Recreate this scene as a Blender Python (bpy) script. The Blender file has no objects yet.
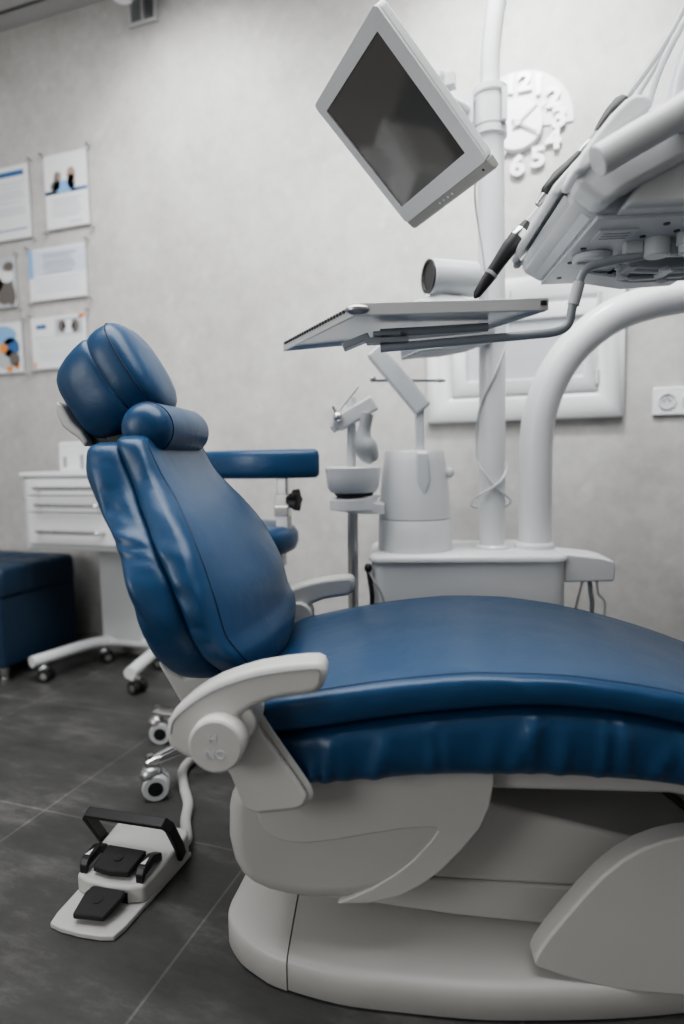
import bpy, bmesh, math, random
from mathutils import Vector, Matrix
random.seed(4)
C = bpy.context.scene.collection
PI = math.pi
FR_O = Vector((-.366, 1.065, 0)); FR_A = math.radians(14)      # the dental chair's own axes: u along it, v across it

# ------------------------------------------------------------------ materials
def mat(name, color, rough=.5, metal=0., spec=.5, bump=None, mottle=None, coat=0.):
    m = bpy.data.materials.new(name); m.use_nodes = True
    nt = m.node_tree; b = nt.nodes['Principled BSDF']
    b.inputs['Base Color'].default_value = (*color, 1); b.inputs['Roughness'].default_value = rough
    b.inputs['Metallic'].default_value = metal; b.inputs['Specular IOR Level'].default_value = spec
    b.inputs['Coat Weight'].default_value = coat
    tc = nt.nodes.new('ShaderNodeTexCoord')
    if mottle:                                                     # (scale, amount)
        n = nt.nodes.new('ShaderNodeTexNoise'); n.inputs['Scale'].default_value = mottle[0]; n.inputs['Detail'].default_value = 6
        r = nt.nodes.new('ShaderNodeMapRange'); r.inputs['From Min'].default_value = .3; r.inputs['From Max'].default_value = .7
        r.inputs['To Min'].default_value = 1 - mottle[1]; r.inputs['To Max'].default_value = 1 + mottle[1]
        x = nt.nodes.new('ShaderNodeMix'); x.data_type = 'RGBA'; x.blend_type = 'MULTIPLY'; x.inputs[0].default_value = 1
        x.inputs[6].default_value = (*color, 1)
        nt.links.new(tc.outputs['Object'], n.inputs['Vector']); nt.links.new(n.outputs['Fac'], r.inputs['Value'])
        nt.links.new(r.outputs[0], x.inputs[7]); nt.links.new(x.outputs[2], b.inputs['Base Color'])
    if bump:                                                       # (scale, strength, distance)
        n = nt.nodes.new('ShaderNodeTexNoise'); n.inputs['Scale'].default_value = bump[0]; n.inputs['Detail'].default_value = 4
        u = nt.nodes.new('ShaderNodeBump'); u.inputs['Strength'].default_value = bump[1]; u.inputs['Distance'].default_value = bump[2]
        nt.links.new(tc.outputs['Object'], n.inputs['Vector']); nt.links.new(n.outputs['Fac'], u.inputs['Height'])
        nt.links.new(u.outputs['Normal'], b.inputs['Normal'])
    return m

def leather(name, color, rough=.34):
    m = mat(name, color, rough, spec=.5); nt = m.node_tree; b = nt.nodes['Principled BSDF']
    tc = nt.nodes.new('ShaderNodeTexCoord')
    v = nt.nodes.new('ShaderNodeTexVoronoi'); v.inputs['Scale'].default_value = 420
    n = nt.nodes.new('ShaderNodeTexNoise'); n.inputs['Scale'].default_value = 14; n.inputs['Detail'].default_value = 3
    n.inputs['Distortion'].default_value = .6
    b1 = nt.nodes.new('ShaderNodeBump'); b1.inputs['Strength'].default_value = .12; b1.inputs['Distance'].default_value = .0008
    b2 = nt.nodes.new('ShaderNodeBump'); b2.inputs['Strength'].default_value = .3; b2.inputs['Distance'].default_value = .006
    n3 = nt.nodes.new('ShaderNodeTexNoise'); n3.inputs['Scale'].default_value = 9
    mr = nt.nodes.new('ShaderNodeMapRange'); mr.inputs['To Min'].default_value = rough - .06; mr.inputs['To Max'].default_value = rough + .1
    for a in (v, n, n3): nt.links.new(tc.outputs['Object'], a.inputs['Vector'])
    nt.links.new(v.outputs['Distance'], b1.inputs['Height']); nt.links.new(n.outputs['Fac'], b2.inputs['Height'])
    nt.links.new(b2.outputs['Normal'], b1.inputs['Normal']); nt.links.new(b1.outputs['Normal'], b.inputs['Normal'])
    nt.links.new(n3.outputs['Fac'], mr.inputs['Value']); nt.links.new(mr.outputs[0], b.inputs['Roughness'])
    return m

BLUE = leather('blue_leather', (.015, .062, .145))
SEAM = mat('blue_stitching', (.004, .02, .06), .6)
NAVY = leather('navy_leather', (.011, .034, .070), .45)
WHITE = mat('white_plastic', (.72, .735, .745), .28, mottle=(3, .02))
SHELL = mat('chair_shell_plastic', (.56, .56, .545), .42, mottle=(4, .03), bump=(300, .05, .0006))
SHELLD = mat('chair_shell_grey', (.52, .52, .505), .42, mottle=(4, .03))
PALE = mat('pale_grey_plastic', (.62, .64, .65), .3)
GREY = mat('grey_plastic', (.33, .35, .36), .4)
BLUEGREY = mat('blue_grey_metal', (.36, .39, .42), .35, .1)
TRAYM = mat('polished_tray_metal', (.78, .79, .80), .28, .6)
DARK = mat('dark_plastic', (.02, .02, .022), .4)
BLACK = mat('black_rubber', (.012, .012, .012), .6)
PEDAL = mat('pedal_rubber', (.025, .025, .026), .7, bump=(260, .3, .002))
CHROME = mat('chrome', (.75, .75, .75), .16, 1.)
STEEL = mat('brushed_steel', (.5, .5, .5), .32, .9)
GAP = mat('dark_gap', (.03, .03, .03), .8)
SCREEN = mat('switched_off_screen', (.085, .082, .076), .06, spec=.9)
BEZEL = mat('monitor_bezel', (.66, .675, .68), .35)
CHIN = mat('monitor_lower_bezel', (.30, .30, .28), .4)
PAPER = mat('poster_paper', (.80, .81, .83), .35)
PRINTBLUE = mat('print_blue', (.05, .15, .34), .4)
PRINTSKY = mat('print_sky_blue', (.25, .45, .72), .4)
PRINTGREY = mat('print_grey_text', (.50, .52, .55), .5)
PRINTDARK = mat('print_dark', (.16, .145, .135), .5)
PRINTSKIN = mat('print_brown', (.36, .27, .22), .5)
PRINTORANGE = mat('print_orange', (.75, .30, .08), .5)
PRINTPALE = mat('print_pale_blue', (.62, .68, .76), .4)
CLOCKW = mat('clock_white', (.86, .87, .88), .3)
CLOCKB = mat('clock_backing_white', (.66, .67, .68), .4)
HANDD = mat('clock_hand_grey', (.25, .25, .26), .4)
HANDL = mat('clock_hand_light', (.66, .67, .68), .4)
HATCH = mat('hatch_white', (.80, .81, .82), .35)
HATCHP = mat('hatch_panel', (.60, .63, .66), .4)
CEIL = mat('ceiling_paint', (.50, .50, .50), .8, mottle=(1.5, .03))
SIDEW = mat('side_wall_paint', (.55, .54, .53), .8, mottle=(2, .05))
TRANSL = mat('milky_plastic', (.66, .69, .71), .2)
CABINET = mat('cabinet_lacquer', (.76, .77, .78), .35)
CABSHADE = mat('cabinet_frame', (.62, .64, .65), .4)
BASEB = mat('baseboard_tile', (.34, .34, .33), .5)

def wall_material():
    m = mat('wall_plaster', (.50, .495, .48), .62); nt = m.node_tree; b = nt.nodes['Principled BSDF']
    tc = nt.nodes.new('ShaderNodeTexCoord')
    n1 = nt.nodes.new('ShaderNodeTexNoise'); n1.inputs['Scale'].default_value = 5; n1.inputs['Detail'].default_value = 8; n1.inputs['Roughness'].default_value = .65
    n2 = nt.nodes.new('ShaderNodeTexNoise'); n2.inputs['Scale'].default_value = 28; n2.inputs['Detail'].default_value = 4
    n3 = nt.nodes.new('ShaderNodeTexNoise'); n3.inputs['Scale'].default_value = 13; n3.inputs['Detail'].default_value = 2
    r = nt.nodes.new('ShaderNodeValToRGB'); r.color_ramp.elements[0].position = .33; r.color_ramp.elements[1].position = .7
    r.color_ramp.elements[0].color = (.415, .41, .395, 1); r.color_ramp.elements[1].color = (.575, .57, .56, 1)
    sp = nt.nodes.new('ShaderNodeValToRGB'); sp.color_ramp.elements[0].position = .62; sp.color_ramp.elements[1].position = .74
    sp.color_ramp.elements[0].color = (1, 1, 1, 1); sp.color_ramp.elements[1].color = (1.13, 1.13, 1.13, 1)
    mx = nt.nodes.new('ShaderNodeMix'); mx.data_type = 'RGBA'; mx.blend_type = 'MULTIPLY'; mx.inputs[0].default_value = 1
    ad = nt.nodes.new('ShaderNodeMath'); ad.operation = 'MULTIPLY_ADD'; ad.inputs[1].default_value = .35; 
    for n in (n1, n2, n3): nt.links.new(tc.outputs['Object'], n.inputs['Vector'])
    sc = nt.nodes.new('ShaderNodeMath'); sc.operation = 'MULTIPLY'; sc.inputs[1].default_value = .65
    nt.links.new(n1.outputs['Fac'], sc.inputs[0]); nt.links.new(n2.outputs['Fac'], ad.inputs[0]); nt.links.new(sc.outputs[0], ad.inputs[2])
    nt.links.new(ad.outputs[0], r.inputs['Fac']); nt.links.new(n3.outputs['Fac'], sp.inputs['Fac'])
    nt.links.new(r.outputs[0], mx.inputs[6]); nt.links.new(sp.outputs[0], mx.inputs[7]); nt.links.new(mx.outputs[2], b.inputs['Base Color'])
    u = nt.nodes.new('ShaderNodeBump'); u.inputs['Strength'].default_value = .12; u.inputs['Distance'].default_value = .004
    nt.links.new(n2.outputs['Fac'], u.inputs['Height']); nt.links.new(u.outputs['Normal'], b.inputs['Normal'])
    return m

def floor_material():
    m = mat('slate_tiles', (.07, .07, .068), .42, spec=.45); nt = m.node_tree; b = nt.nodes['Principled BSDF']
    tc = nt.nodes.new('ShaderNodeTexCoord'); mp = nt.nodes.new('ShaderNodeMapping')
    mp.inputs['Location'].default_value = (1.17 + .567 * 6, -1.125 + .545 * 8, 0)
    br = nt.nodes.new('ShaderNodeTexBrick'); br.offset = 0; br.squash = 1
    br.inputs['Scale'].default_value = 1; br.inputs['Brick Width'].default_value = .567; br.inputs['Row Height'].default_value = .545
    br.inputs['Mortar Size'].default_value = .0028; br.inputs['Mortar Smooth'].default_value = .2
    br.inputs['Color1'].default_value = (1, 1, 1, 1); br.inputs['Color2'].default_value = (.9, .9, .9, 1); br.inputs['Mortar'].default_value = (1.6, 1.6, 1.57, 1)
    n = nt.nodes.new('ShaderNodeTexNoise'); n.inputs['Scale'].default_value = 4.5; n.inputs['Detail'].default_value = 9; n.inputs['Roughness'].default_value = .7
    mp2 = nt.nodes.new('ShaderNodeMapping'); mp2.inputs['Scale'].default_value = (.7, 1.8, 1); mp2.inputs['Rotation'].default_value = (0, 0, .3)
    r = nt.nodes.new('ShaderNodeValToRGB'); e = r.color_ramp.elements
    e[0].position = .3; e[0].color = (.050, .050, .049, 1); e[1].position = .72; e[1].color = (.18, .178, .172, 1)
    k = e.new(.52); k.color = (.085, .085, .083, 1)
    mx = nt.nodes.new('ShaderNodeMix'); mx.data_type = 'RGBA'; mx.blend_type = 'MULTIPLY'; mx.inputs[0].default_value = 1
    nt.links.new(tc.outputs['Object'], mp.inputs['Vector']); nt.links.new(mp.outputs[0], br.inputs['Vector'])
    nt.links.new(tc.outputs['Object'], mp2.inputs['Vector']); nt.links.new(mp2.outputs[0], n.inputs['Vector'])
    nt.links.new(n.outputs['Fac'], r.inputs['Fac']); nt.links.new(r.outputs[0], mx.inputs[6]); nt.links.new(br.outputs['Color'], mx.inputs[7])
    nt.links.new(mx.outputs[2], b.inputs['Base Color'])
    rr = nt.nodes.new('ShaderNodeMapRange'); rr.inputs['To Min'].default_value = .34; rr.inputs['To Max'].default_value = .62
    nt.links.new(n.outputs['Fac'], rr.inputs['Value']); nt.links.new(rr.outputs[0], b.inputs['Roughness'])
    u = nt.nodes.new('ShaderNodeBump'); u.inputs['Strength'].default_value = .2; u.inputs['Distance'].default_value = .004
    nt.links.new(n.outputs['Fac'], u.inputs['Height']); nt.links.new(u.outputs['Normal'], b.inputs['Normal'])
    return m
WALL = wall_material(); FLOOR = floor_material()

# ------------------------------------------------------------------ mesh helpers
def V3(*a): return Vector(a)
def frame(p):                                                    # chair axes -> world
    c, s = math.cos(FR_A), math.sin(FR_A)
    return Vector((FR_O.x + c * p[0] - s * p[1], FR_O.y + s * p[0] + c * p[1], p[2]))

def curve_at(tab, t):
    """smooth value of a table [(t, value)] with rising t"""
    n = len(tab)
    if t <= tab[0][0]: return tab[0][1]
    if t >= tab[-1][0]: return tab[-1][1]
    for i in range(n - 1):
        if tab[i][0] <= t <= tab[i + 1][0]: break
    def d(j):
        if j == 0: return (tab[1][1] - tab[0][1]) / (tab[1][0] - tab[0][0])
        if j == n - 1: return (tab[-1][1] - tab[-2][1]) / (tab[-1][0] - tab[-2][0])
        a = (tab[j][1] - tab[j-1][1]) / (tab[j][0] - tab[j-1][0]); b = (tab[j+1][1] - tab[j][1]) / (tab[j+1][0] - tab[j][0])
        return 0 if a * b <= 0 else 2 * a * b / (a + b)
    h = tab[i+1][0] - tab[i][0]; s = (t - tab[i][0]) / h
    return ((1 + 2*s) * (1-s)**2 * tab[i][1] + s * (1-s)**2 * h * d(i) + s*s*(3-2*s) * tab[i+1][1] + s*s*(s-1) * h * d(i+1))

def spline(pts, n=8, closed=False):
    P = [Vector(p) for p in pts]; out = []
    m = len(P)
    for i in range(m if closed else m - 1):
        p0 = P[(i-1) % m] if closed or i > 0 else P[0] * 2 - P[1]
        p1 = P[i]; p2 = P[(i+1) % m]
        p3 = P[(i+2) % m] if closed or i + 2 < m else P[-1] * 2 - P[-2]
        for k in range(n):
            t = k / n
            out.append(.5 * (2*p1 + (p2-p0)*t + (2*p0 - 5*p1 + 4*p2 - p3)*t*t + (3*p1 - p0 - 3*p2 + p3)*t**3))
    if not closed: out.append(P[-1].copy())
    return out

class M:
    def __init__(s): s.bm = bmesh.new()
    def box(s, c, d, rot=None):
        r = bmesh.ops.create_cube(s.bm, size=1)
        mx = Matrix.Translation(Vector(c)) @ (rot.to_4x4() if rot else Matrix()) @ Matrix.Diagonal((*d, 1))
        bmesh.ops.transform(s.bm, matrix=mx, verts=r['verts']); return s
    def loft(s, rings, cap=True, closed=True):
        vs = [[s.bm.verts.new(p) for p in r] for r in rings]
        for a, b in zip(vs[:-1], vs[1:]):
            n = len(a)
            for i in range(n if closed else n - 1):
                s.bm.faces.new((a[i], a[(i+1) % n], b[(i+1) % n], b[i]))
        if cap: s.bm.faces.new(vs[0][::-1]); s.bm.faces.new(vs[-1])
        return s
    def tube(s, pts, r, n=12, cap=True):
        pts = [Vector(p) for p in pts]; rings = []
        rr = r if isinstance(r, (list, tuple)) else [r] * len(pts)
        t0 = (pts[1] - pts[0]).normalized(); x = t0.orthogonal().normalized()
        for i, p in enumerate(pts):
            t = (pts[min(i+1, len(pts)-1)] - pts[max(i-1, 0)]).normalized()
            x = (x - t * x.dot(t)).normalized(); y = t.cross(x)
            rings.append([p + rr[i] * (math.cos(2*PI*k/n) * x + math.sin(2*PI*k/n) * y) for k in range(n)])
        return s.loft(rings, cap)
    def cyl(s, a, b, r0, r1=None, n=28): return s.tube([a, b], [r0, r0 if r1 is None else r1], n)
    def lathe(s, prof, c, axis=(0, 0, 1), n=36):
        z = Vector(axis).normalized(); x = z.orthogonal().normalized(); y = z.cross(x); c = Vector(c)
        return s.loft([[c + z * h + max(r, 1e-4) * (math.cos(2*PI*k/n) * x + math.sin(2*PI*k/n) * y) for k in range(n)] for r, h in prof])
    def prism(s, poly, lo, hi, f=None):
        """polygon (a,b) extruded along the second axis from lo to hi; f maps (a, t, b) to a point"""
        f = f or (lambda a, t, b: Vector((a, t, b)))
        A = [s.bm.verts.new(f(a, lo, b)) for a, b in poly]; B = [s.bm.verts.new(f(a, hi, b)) for a, b in poly]
        n = len(poly)
        for i in range(n): s.bm.faces.new((A[i], A[(i+1) % n], B[(i+1) % n], B[i]))
        s.bm.faces.new(A[::-1]); s.bm.faces.new(B); return s
    def sphere(s, c, r, seg=24):
        d = bmesh.ops.create_uvsphere(s.bm, u_segments=seg, v_segments=seg // 2, radius=1)
        rr = r if isinstance(r, (tuple, list)) else (r, r, r)
        bmesh.ops.transform(s.bm, matrix=Matrix.Translation(Vector(c)) @ Matrix.Diagonal((*rr, 1)), verts=d['verts']); return s
    def quad(s, pts):
        s.bm.faces.new([s.bm.verts.new(p) for p in pts]); return s

BASES = {}
def obj(name, mm, m, parent=None, bevel=None, seg=3, angle=32, label=None, frame_base=None, sub=0):
    """link one mesh object; its points are given in the axes of the thing's frame and are stored relative to the thing's base"""
    root = parent
    while root is not None and root.parent is not None: root = root.parent
    base = BASES[root.name] if root is not None else (frame_base or Vector((0, 0, 0)))
    bm = mm.bm
    for v in bm.verts: v.co -= base
    bmesh.ops.recalc_face_normals(bm, faces=bm.faces)
    me = bpy.data.meshes.new(name); bm.to_mesh(me); bm.free()
    for x in (m if isinstance(m, (list, tuple)) else [m]): me.materials.append(x)
    for p in me.polygons: p.use_smooth = True
    if not bevel: me.set_sharp_from_angle(angle=math.radians(angle))
    o = bpy.data.objects.new(name, me); C.objects.link(o); o.parent = parent
    if bevel:
        b = o.modifiers.new('bevel', 'BEVEL'); b.width = bevel; b.segments = seg; b.limit_method = 'ANGLE'; b.angle_limit = math.radians(angle)
        b.use_clamp_overlap = True
        w = o.modifiers.new('normals', 'WEIGHTED_NORMAL'); w.keep_sharp = True
    if sub:
        q = o.modifiers.new('sub', 'SUBSURF'); q.levels = sub; q.render_levels = sub
    if label: o['label'] = label
    return o

def thing(name, label, cat, base=(0, 0, 0), group=None, chair_axes=False):
    o = bpy.data.objects.new(name, None); C.objects.link(o); o.empty_display_size = .1
    base = Vector(base); BASES[o.name] = base
    if chair_axes: o.location = frame(base); o.rotation_euler = (0, 0, FR_A)
    else: o.location = base
    o['label'] = label; o['category'] = cat
    if group: o['group'] = group
    return o
def tag(o, label, cat, group=None):
    o['label'] = label; o['category'] = cat
    if group: o['group'] = group
    return o
def struct(name, mm, m, bevel=None):
    o = obj(name, mm, m, None, bevel); o['kind'] = 'structure'; return o

def text_bm(txt, size, depth, f, bold=0.):
    """flat lettering as a mesh; f maps (x, y, depth) to a point"""
    cu = bpy.data.curves.new('lettering', 'FONT'); cu.body = txt; cu.size = size; cu.extrude = depth; cu.offset = bold
    cu.align_x = 'CENTER'; cu.align_y = 'CENTER'; cu.resolution_u = 3
    t = bpy.data.objects.new('lettering', cu); C.objects.link(t)
    dg = bpy.context.evaluated_depsgraph_get(); me = bpy.data.meshes.new_from_object(t.evaluated_get(dg))
    mm = M(); mm.bm.from_mesh(me)
    bpy.data.objects.remove(t); bpy.data.curves.remove(cu); bpy.data.meshes.remove(me)
    for v in mm.bm.verts: v.co = f(*v.co)
    return mm

def sup(a, n):                                                   # superellipse unit point
    c, s = math.cos(a), math.sin(a)
    return math.copysign(abs(c) ** (2 / n), c), math.copysign(abs(s) ** (2 / n), s)

# ------------------------------------------------------------------ the room
WY, CZ = 2.227, 2.69
struct('floor', M().box((-.4, .0, -.05), (6.4, 4.7, .1)), FLOOR)
struct('wall_back', M().box((-.4, WY + .05, CZ / 2), (6.4, .1, CZ)), WALL)
struct('ceiling', M().box((-.4, .0, CZ + .05), (6.4, 4.7, .1)), CEIL)
struct('wall_left', M().box((-3.55, 0, CZ / 2), (.1, 4.7, CZ)), SIDEW)
struct('wall_right', M().box((2.75, 0, CZ / 2), (.1, 4.7, CZ)), SIDEW)
struct('wall_front', M().box((-.4, -2.3, CZ / 2), (6.2, .1, CZ)), SIDEW)
struct('baseboard_back', M().box((-.4, WY - .006, .035), (6.2, .012, .07)), BASEB)
struct('trim_1', M().box((-.4, 2.135, CZ - .002), (6.2, .006, .004)), GAP)

# ------------------------------------------------------------------ dental chair (chair axes: u, v, z)
chair = thing('dental_chair', 'blue leather dental treatment chair with white shell, tilted backrest and curved armrests', 'dental chair', (.2, 0, 0), chair_axes=True)

def fold_push(x, y, folds):
    d = 0
    for (x0, y0, x1, y1, w, a) in folds:
        ex, ey = x1 - x0, y1 - y0; L2 = ex*ex + ey*ey
        t = max(0, min(1, ((x-x0)*ex + (y-y0)*ey) / L2)); dx, dy = x - x0 - t*ex, y - y0 - t*ey
        d += a * math.exp(-(dx*dx + dy*dy) / (w*w)) * (.35 + .65 * math.sin(PI * min(1, t * .9 + .1)))
    return d

REAR = [(.488, -.215), (.50, -.245), (.52, -.266), (.557, -.282), (.62, -.294), (.68, -.312), (.73, -.340), (.78, -.380), (.84, -.404), (.865, -.403), (.885, -.392)]
CRSE = [(.47, -.165), (.549, -.189), (.616, -.210), (.679, -.239), (.749, -.281), (.802, -.315), (.87, -.346), (.89, -.352)]
FRNT = [(.47, -.130), (.541, -.135), (.586, -.157), (.643, -.173), (.70, -.193), (.756, -.225), (.832, -.279), (.881, -.303), (.895, -.310)]
HALF = [(.47, .03), (.478, .09), (.492, .145), (.52, .195), (.56, .242), (.60, .255), (.643, .252), (.70, .237), (.756, .202), (.80, .168), (.832, .156), (.868, .150), (.881, .142), (.890, .115)]
HALFR = [(.486, .06), (.492, .15), (.505, .185), (.53, .21), (.56, .232), (.62, .250), (.66, .246), (.71, .222), (.745, .198), (.778, .174), (.84, .157), (.860, .151), (.872, .142), (.880, .11)]
BULG = [(.47, .0), (.49, .02), (.56, .038), (.63, .045), (.70, .026), (.76, .012), (.82, .004), (.9, 0)]
BF = [(-.285, .80, -.235, .74, .013, .010), (-.268, .775, -.235, .70, .010, -.007), (-.255, .73, -.20, .655, .013, .008), (-.238, .70, -.20, .63, .008, -.007),
      (-.30, .85, -.29, .78, .012, .005), (-.215, .655, -.185, .60, .012, .006), (-.195, .60, -.165, .565, .010, -.006), (-.185, .66, -.18, .62, .008, .004)]
RF = [(-.335, .737, -.27, .722, .010, .006), (-.33, .715, -.265, .70, .012, -.005), (-.335, .79, -.30, .76, .014, .006), (-.375, .83, -.35, .75, .014, .007),
      (-.355, .80, -.33, .745, .010, -.006), (-.31, .69, -.27, .62, .018, .008), (-.29, .63, -.25, .55, .012, -.006), (-.255, .62, -.225, .56, .014, .006), (-.30, .70, -.262, .69, .007, .005)]
def back_pad(zs, lo, hi, half, bulge, folds, n, ex, puff=.012):
    rings = []
    for z in zs:
        a, b, h = lo(z), hi(z), half(z); r = []
        for k in range(n):
            c, s = sup(2*PI*k/n, ex); u = (a+b)/2 + (b-a)/2*c; v = h*s
            if bulge and c > 0: u += bulge(z) * c * max(0, 1 - (v/max(h, .01))**2)
            v += s * puff * max(0, 1 - c*c) * min(1, h/.12)
            p = 1.0 * fold_push(u, z, folds) if abs(s) > .5 else 0
            v += math.copysign(p, s) * min(1, (abs(s)-.5)*4) if p else 0
            r.append((u, v, z))
        rings.append(r)
    return M().loft(rings)
def spread(lo, hi, n): return [lo + (hi-lo) * (.5 - .5*math.cos(PI*i/(n-1))) * .5 + (hi-lo)*i/(n-1)*.5 for i in range(n)]
fr = lambda z: curve_at(CRSE, z) - .008
fpad = obj('backrest_pad', back_pad(spread(.472, .889, 110), fr, lambda z: curve_at(FRNT, z), lambda z: curve_at(HALF, z), lambda z: curve_at(BULG, z), BF, 170, 8), BLUE, chair, angle=180)
obj('backrest_rear_cushion', back_pad(spread(.488, .879, 110), lambda z: curve_at(REAR, z) - .009, lambda z: curve_at(CRSE, z) + .010, lambda z: curve_at(HALFR, z) - .001, None, RF, 140, 5.5), BLUE, chair, angle=180)
for sgn in (-1, 1):                                              # stitched line round the front edge of the pad
    pts = []
    for i in range(60):
        z = .53 + (.884 - .53) * i / 59
        a, b, h = fr(z), curve_at(FRNT, z), curve_at(HALF, z); c, s = .886, sgn * .940
        pts.append(((a+b)/2 + (b-a)/2*c + curve_at(BULG, z) * c * max(0, 1 - s*s) + .0004, (h + .012*(1-c*c)) * s, z))
    mm = M().tube(pts, .0011, 6)
    obj('stitched_seam', mm, SEAM, fpad)

# headrest: a face pad, the block behind it and a neck roll
def pillow(c, t, n, a, b, prof, ex=2.6, taper=None, cnt=64):
    """stacked outlines along n; prof = [(offset, scale)]; t is the pillow's long way, b its half width across v"""
    c, t, n = Vector(c), Vector(t).normalized(), Vector(n).normalized(); rings = []
    for off, s in prof:
        r = []
        for k in range(cnt):
            x, y = sup(2*PI*k/cnt, ex)
            w = b * (1 + (taper or 0) * x)
            r.append(c + n * off + t * (a * s * x) + Vector((0, 1, 0)) * (w * s * y))
        rings.append(r)
    return M().loft(rings)
tdir, ndir = Vector((-.084, 0, .142)), Vector((.142, 0, .084))
HC = Vector((-.366, 0, 1.016))
hr = obj('headrest_pad', pillow(HC, tdir, ndir, .090, .080, [(-.054, .80), (-.051, .88), (-.045, .95), (-.034, 1.0), (-.02, 1.02), (-.006, 1.01), (-.001, 1.0), (.001, .995), (.007, .975), (.014, .91), (.021, .78), (.026, .60), (.0295, .4), (.0315, .2), (.032, .02)], 2.8), BLUE, chair, angle=180)
ring = []
for k in range(65):
    x, y = sup(2*PI*k/64, 2.8); ring.append(HC + tdir.normalized() * (.0903*x) + Vector((0, .0803*y, 0)))
obj('stitched_seam', M().tube(ring, .0012, 6, False), SEAM, hr)
obj('headrest_block', pillow(HC - tdir.normalized()*.004, tdir, ndir, .092, .078,
    [(-.140, .30), (-.1395, .50), (-.137, .63), (-.131, .73), (-.121, .81), (-.108, .875), (-.092, .93), (-.072, .975), (-.052, 1.0), (-.040, .96)], 3.2), BLUE, chair, angle=180)
nr = obj('neck_roll', M().loft([[Vector((-.320 + r * 1.02 * math.cos(2*PI*k/40), v, .902 + r * math.sin(2*PI*k/40))) for k in range(40)]
    for v, r in [(-.128, .004), (-.127, .014), (-.124, .024), (-.119, .032), (-.111, .0385), (-.102, .0425), (-.095, .0435), (-.088, .0445), (0, .0455), (.100, .0445), (.114, .0415), (.124, .035), (.131, .024), (.135, .004)]]), BLUE, chair, angle=180)
obj('stitched_seam', M().tube([Vector((-.320 + .0447 * math.cos(2*PI*k/40), -.095, .902 + .0438 * math.sin(2*PI*k/40))) for k in range(41)], .0011, 6, False), SEAM, nr)
obj('headrest_bracket', M().box((-.395, 0, .885), (.05, .07, .09), Matrix.Rotation(-.5, 3, 'Y')).box((-.44, 0, .90), (.07, .06, .05), Matrix.Rotation(.6, 3, 'Y')), DARK, chair, bevel=.004)
obj('headrest_lever', M().prism([(-.508, .957), (-.507, .932), (-.497, .910), (-.482, .898), (-.468, .888), (-.458, .872), (-.450, .882), (-.462, .903), (-.48, .92), (-.495, .95)], -.05, .03), SHELL, chair, bevel=.006)

# seat cushions
ST = [(-.19, .455), (-.155, .48), (-.115, .499), (-.033, .516), (.117, .540), (.216, .548), (.312, .546), (.407, .535), (.484, .521), (.6, .49), (.75, .435), (.9, .37), (1.05, .31)]
SC = [(-.19, .415), (-.092, .444), (.016, .468), (.167, .491), (.294, .502), (.408, .494), (.486, .478), (.6, .447), (.75, .39), (.9, .325), (1.05, .265)]
SB = [(-.19, .368), (-.047, .376), (.066, .387), (.146, .395), (.295, .399), (.41, .395), (.488, .388), (.6, .36), (.75, .30), (.9, .235), (1.05, .19)]
random.seed(11)
SF, SF2 = [], []
for i in range(16):
    u = -.05 + i * .07 + random.uniform(-.015, .015); z = curve_at(SC, u)
    SF.append((u, z + .006, u + random.uniform(-.03, .05), z + random.uniform(.022, .036), random.uniform(.007, .014), random.uniform(-.003, .004)))
for i in range(30):
    u = -.05 + i * .038 + random.uniform(-.01, .01); zb, zc = curve_at(SB, u), curve_at(SC, u); d = random.uniform(-.03, .045)
    SF2.append((u, zb + random.uniform(-.015, .015), u + d, zc - random.uniform(.005, .05), random.uniform(.006, .013), random.choice((-1, 1)) * random.uniform(.005, .010)))
def seat_pad(us, top, bot, hv, crown, folds, ex, n, lean):
    rings = []
    u0, u1 = us[0], us[-1]
    for u in us:
        e = min(1, (u - u0) / .05); e2 = min(1, (u1 - u) / .05)
        k = math.sqrt(max(0, 1 - (1-e)**2)) * math.sqrt(max(0, 1 - (1-e2)**2)); k = max(k, .05)
        zt, zb = top(u), bot(u); zm = (zt + zb) / 2; hz = (zt - zb) / 2 * k
        h = hv(u) * (.86 + .14 * k); r = []
        for j in range(n):
            c, s = sup(2*PI*j/n, ex); v = h * c; z = zm + hz * s; v += c * .006 * (1 - s*s)
            if s > 0: z += (crown * (1 - (v/h)**2) - (.006 * (1 + c) if crown else 0)) * s
            p = fold_push(u, z, folds) if abs(c) > .6 else 0
            v += math.copysign(p, c) * min(1, (abs(c)-.6)*5)
            r.append((u + lean * (z - zm) * (1-e), v, z))
        rings.append(r)
    return M().loft(rings)
hv = lambda u: curve_at([(-.19, .235), (-.1, .255), (.0, .268), (.3, .270), (.6, .262), (1.05, .22)], u)
def us_(a, b, n): return [a + (b-a)*i/(n-1) for i in range(n)]
us = [-.165 + .05*(1-math.cos(PI/2*i/9)) for i in range(9)] + us_(-.115, .99, 150) + [.99 + .06*math.sin(PI/2*i/8) for i in range(1, 9)]
sp = obj('seat_cushion', seat_pad(us, lambda u: curve_at(ST, u) - .001, lambda u: curve_at(SC, u) - .010, hv, .003, SF, 6.5, 130, -.7), BLUE, chair, angle=180)
us2 = [-.135 + .05*(1-math.cos(PI/2*i/9)) for i in range(9)] + us_(-.085, .98, 170) + [.98 + .05*math.sin(PI/2*i/8) for i in range(1, 9)]
obj('seat_lower_cushion', seat_pad(us2, lambda u: curve_at(SC, u) + .002, lambda u: curve_at(SB, u) - .018, lambda u: hv(u) - .001, 0, SF2, 5.5, 120, -.6), BLUE, chair, angle=180)
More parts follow.
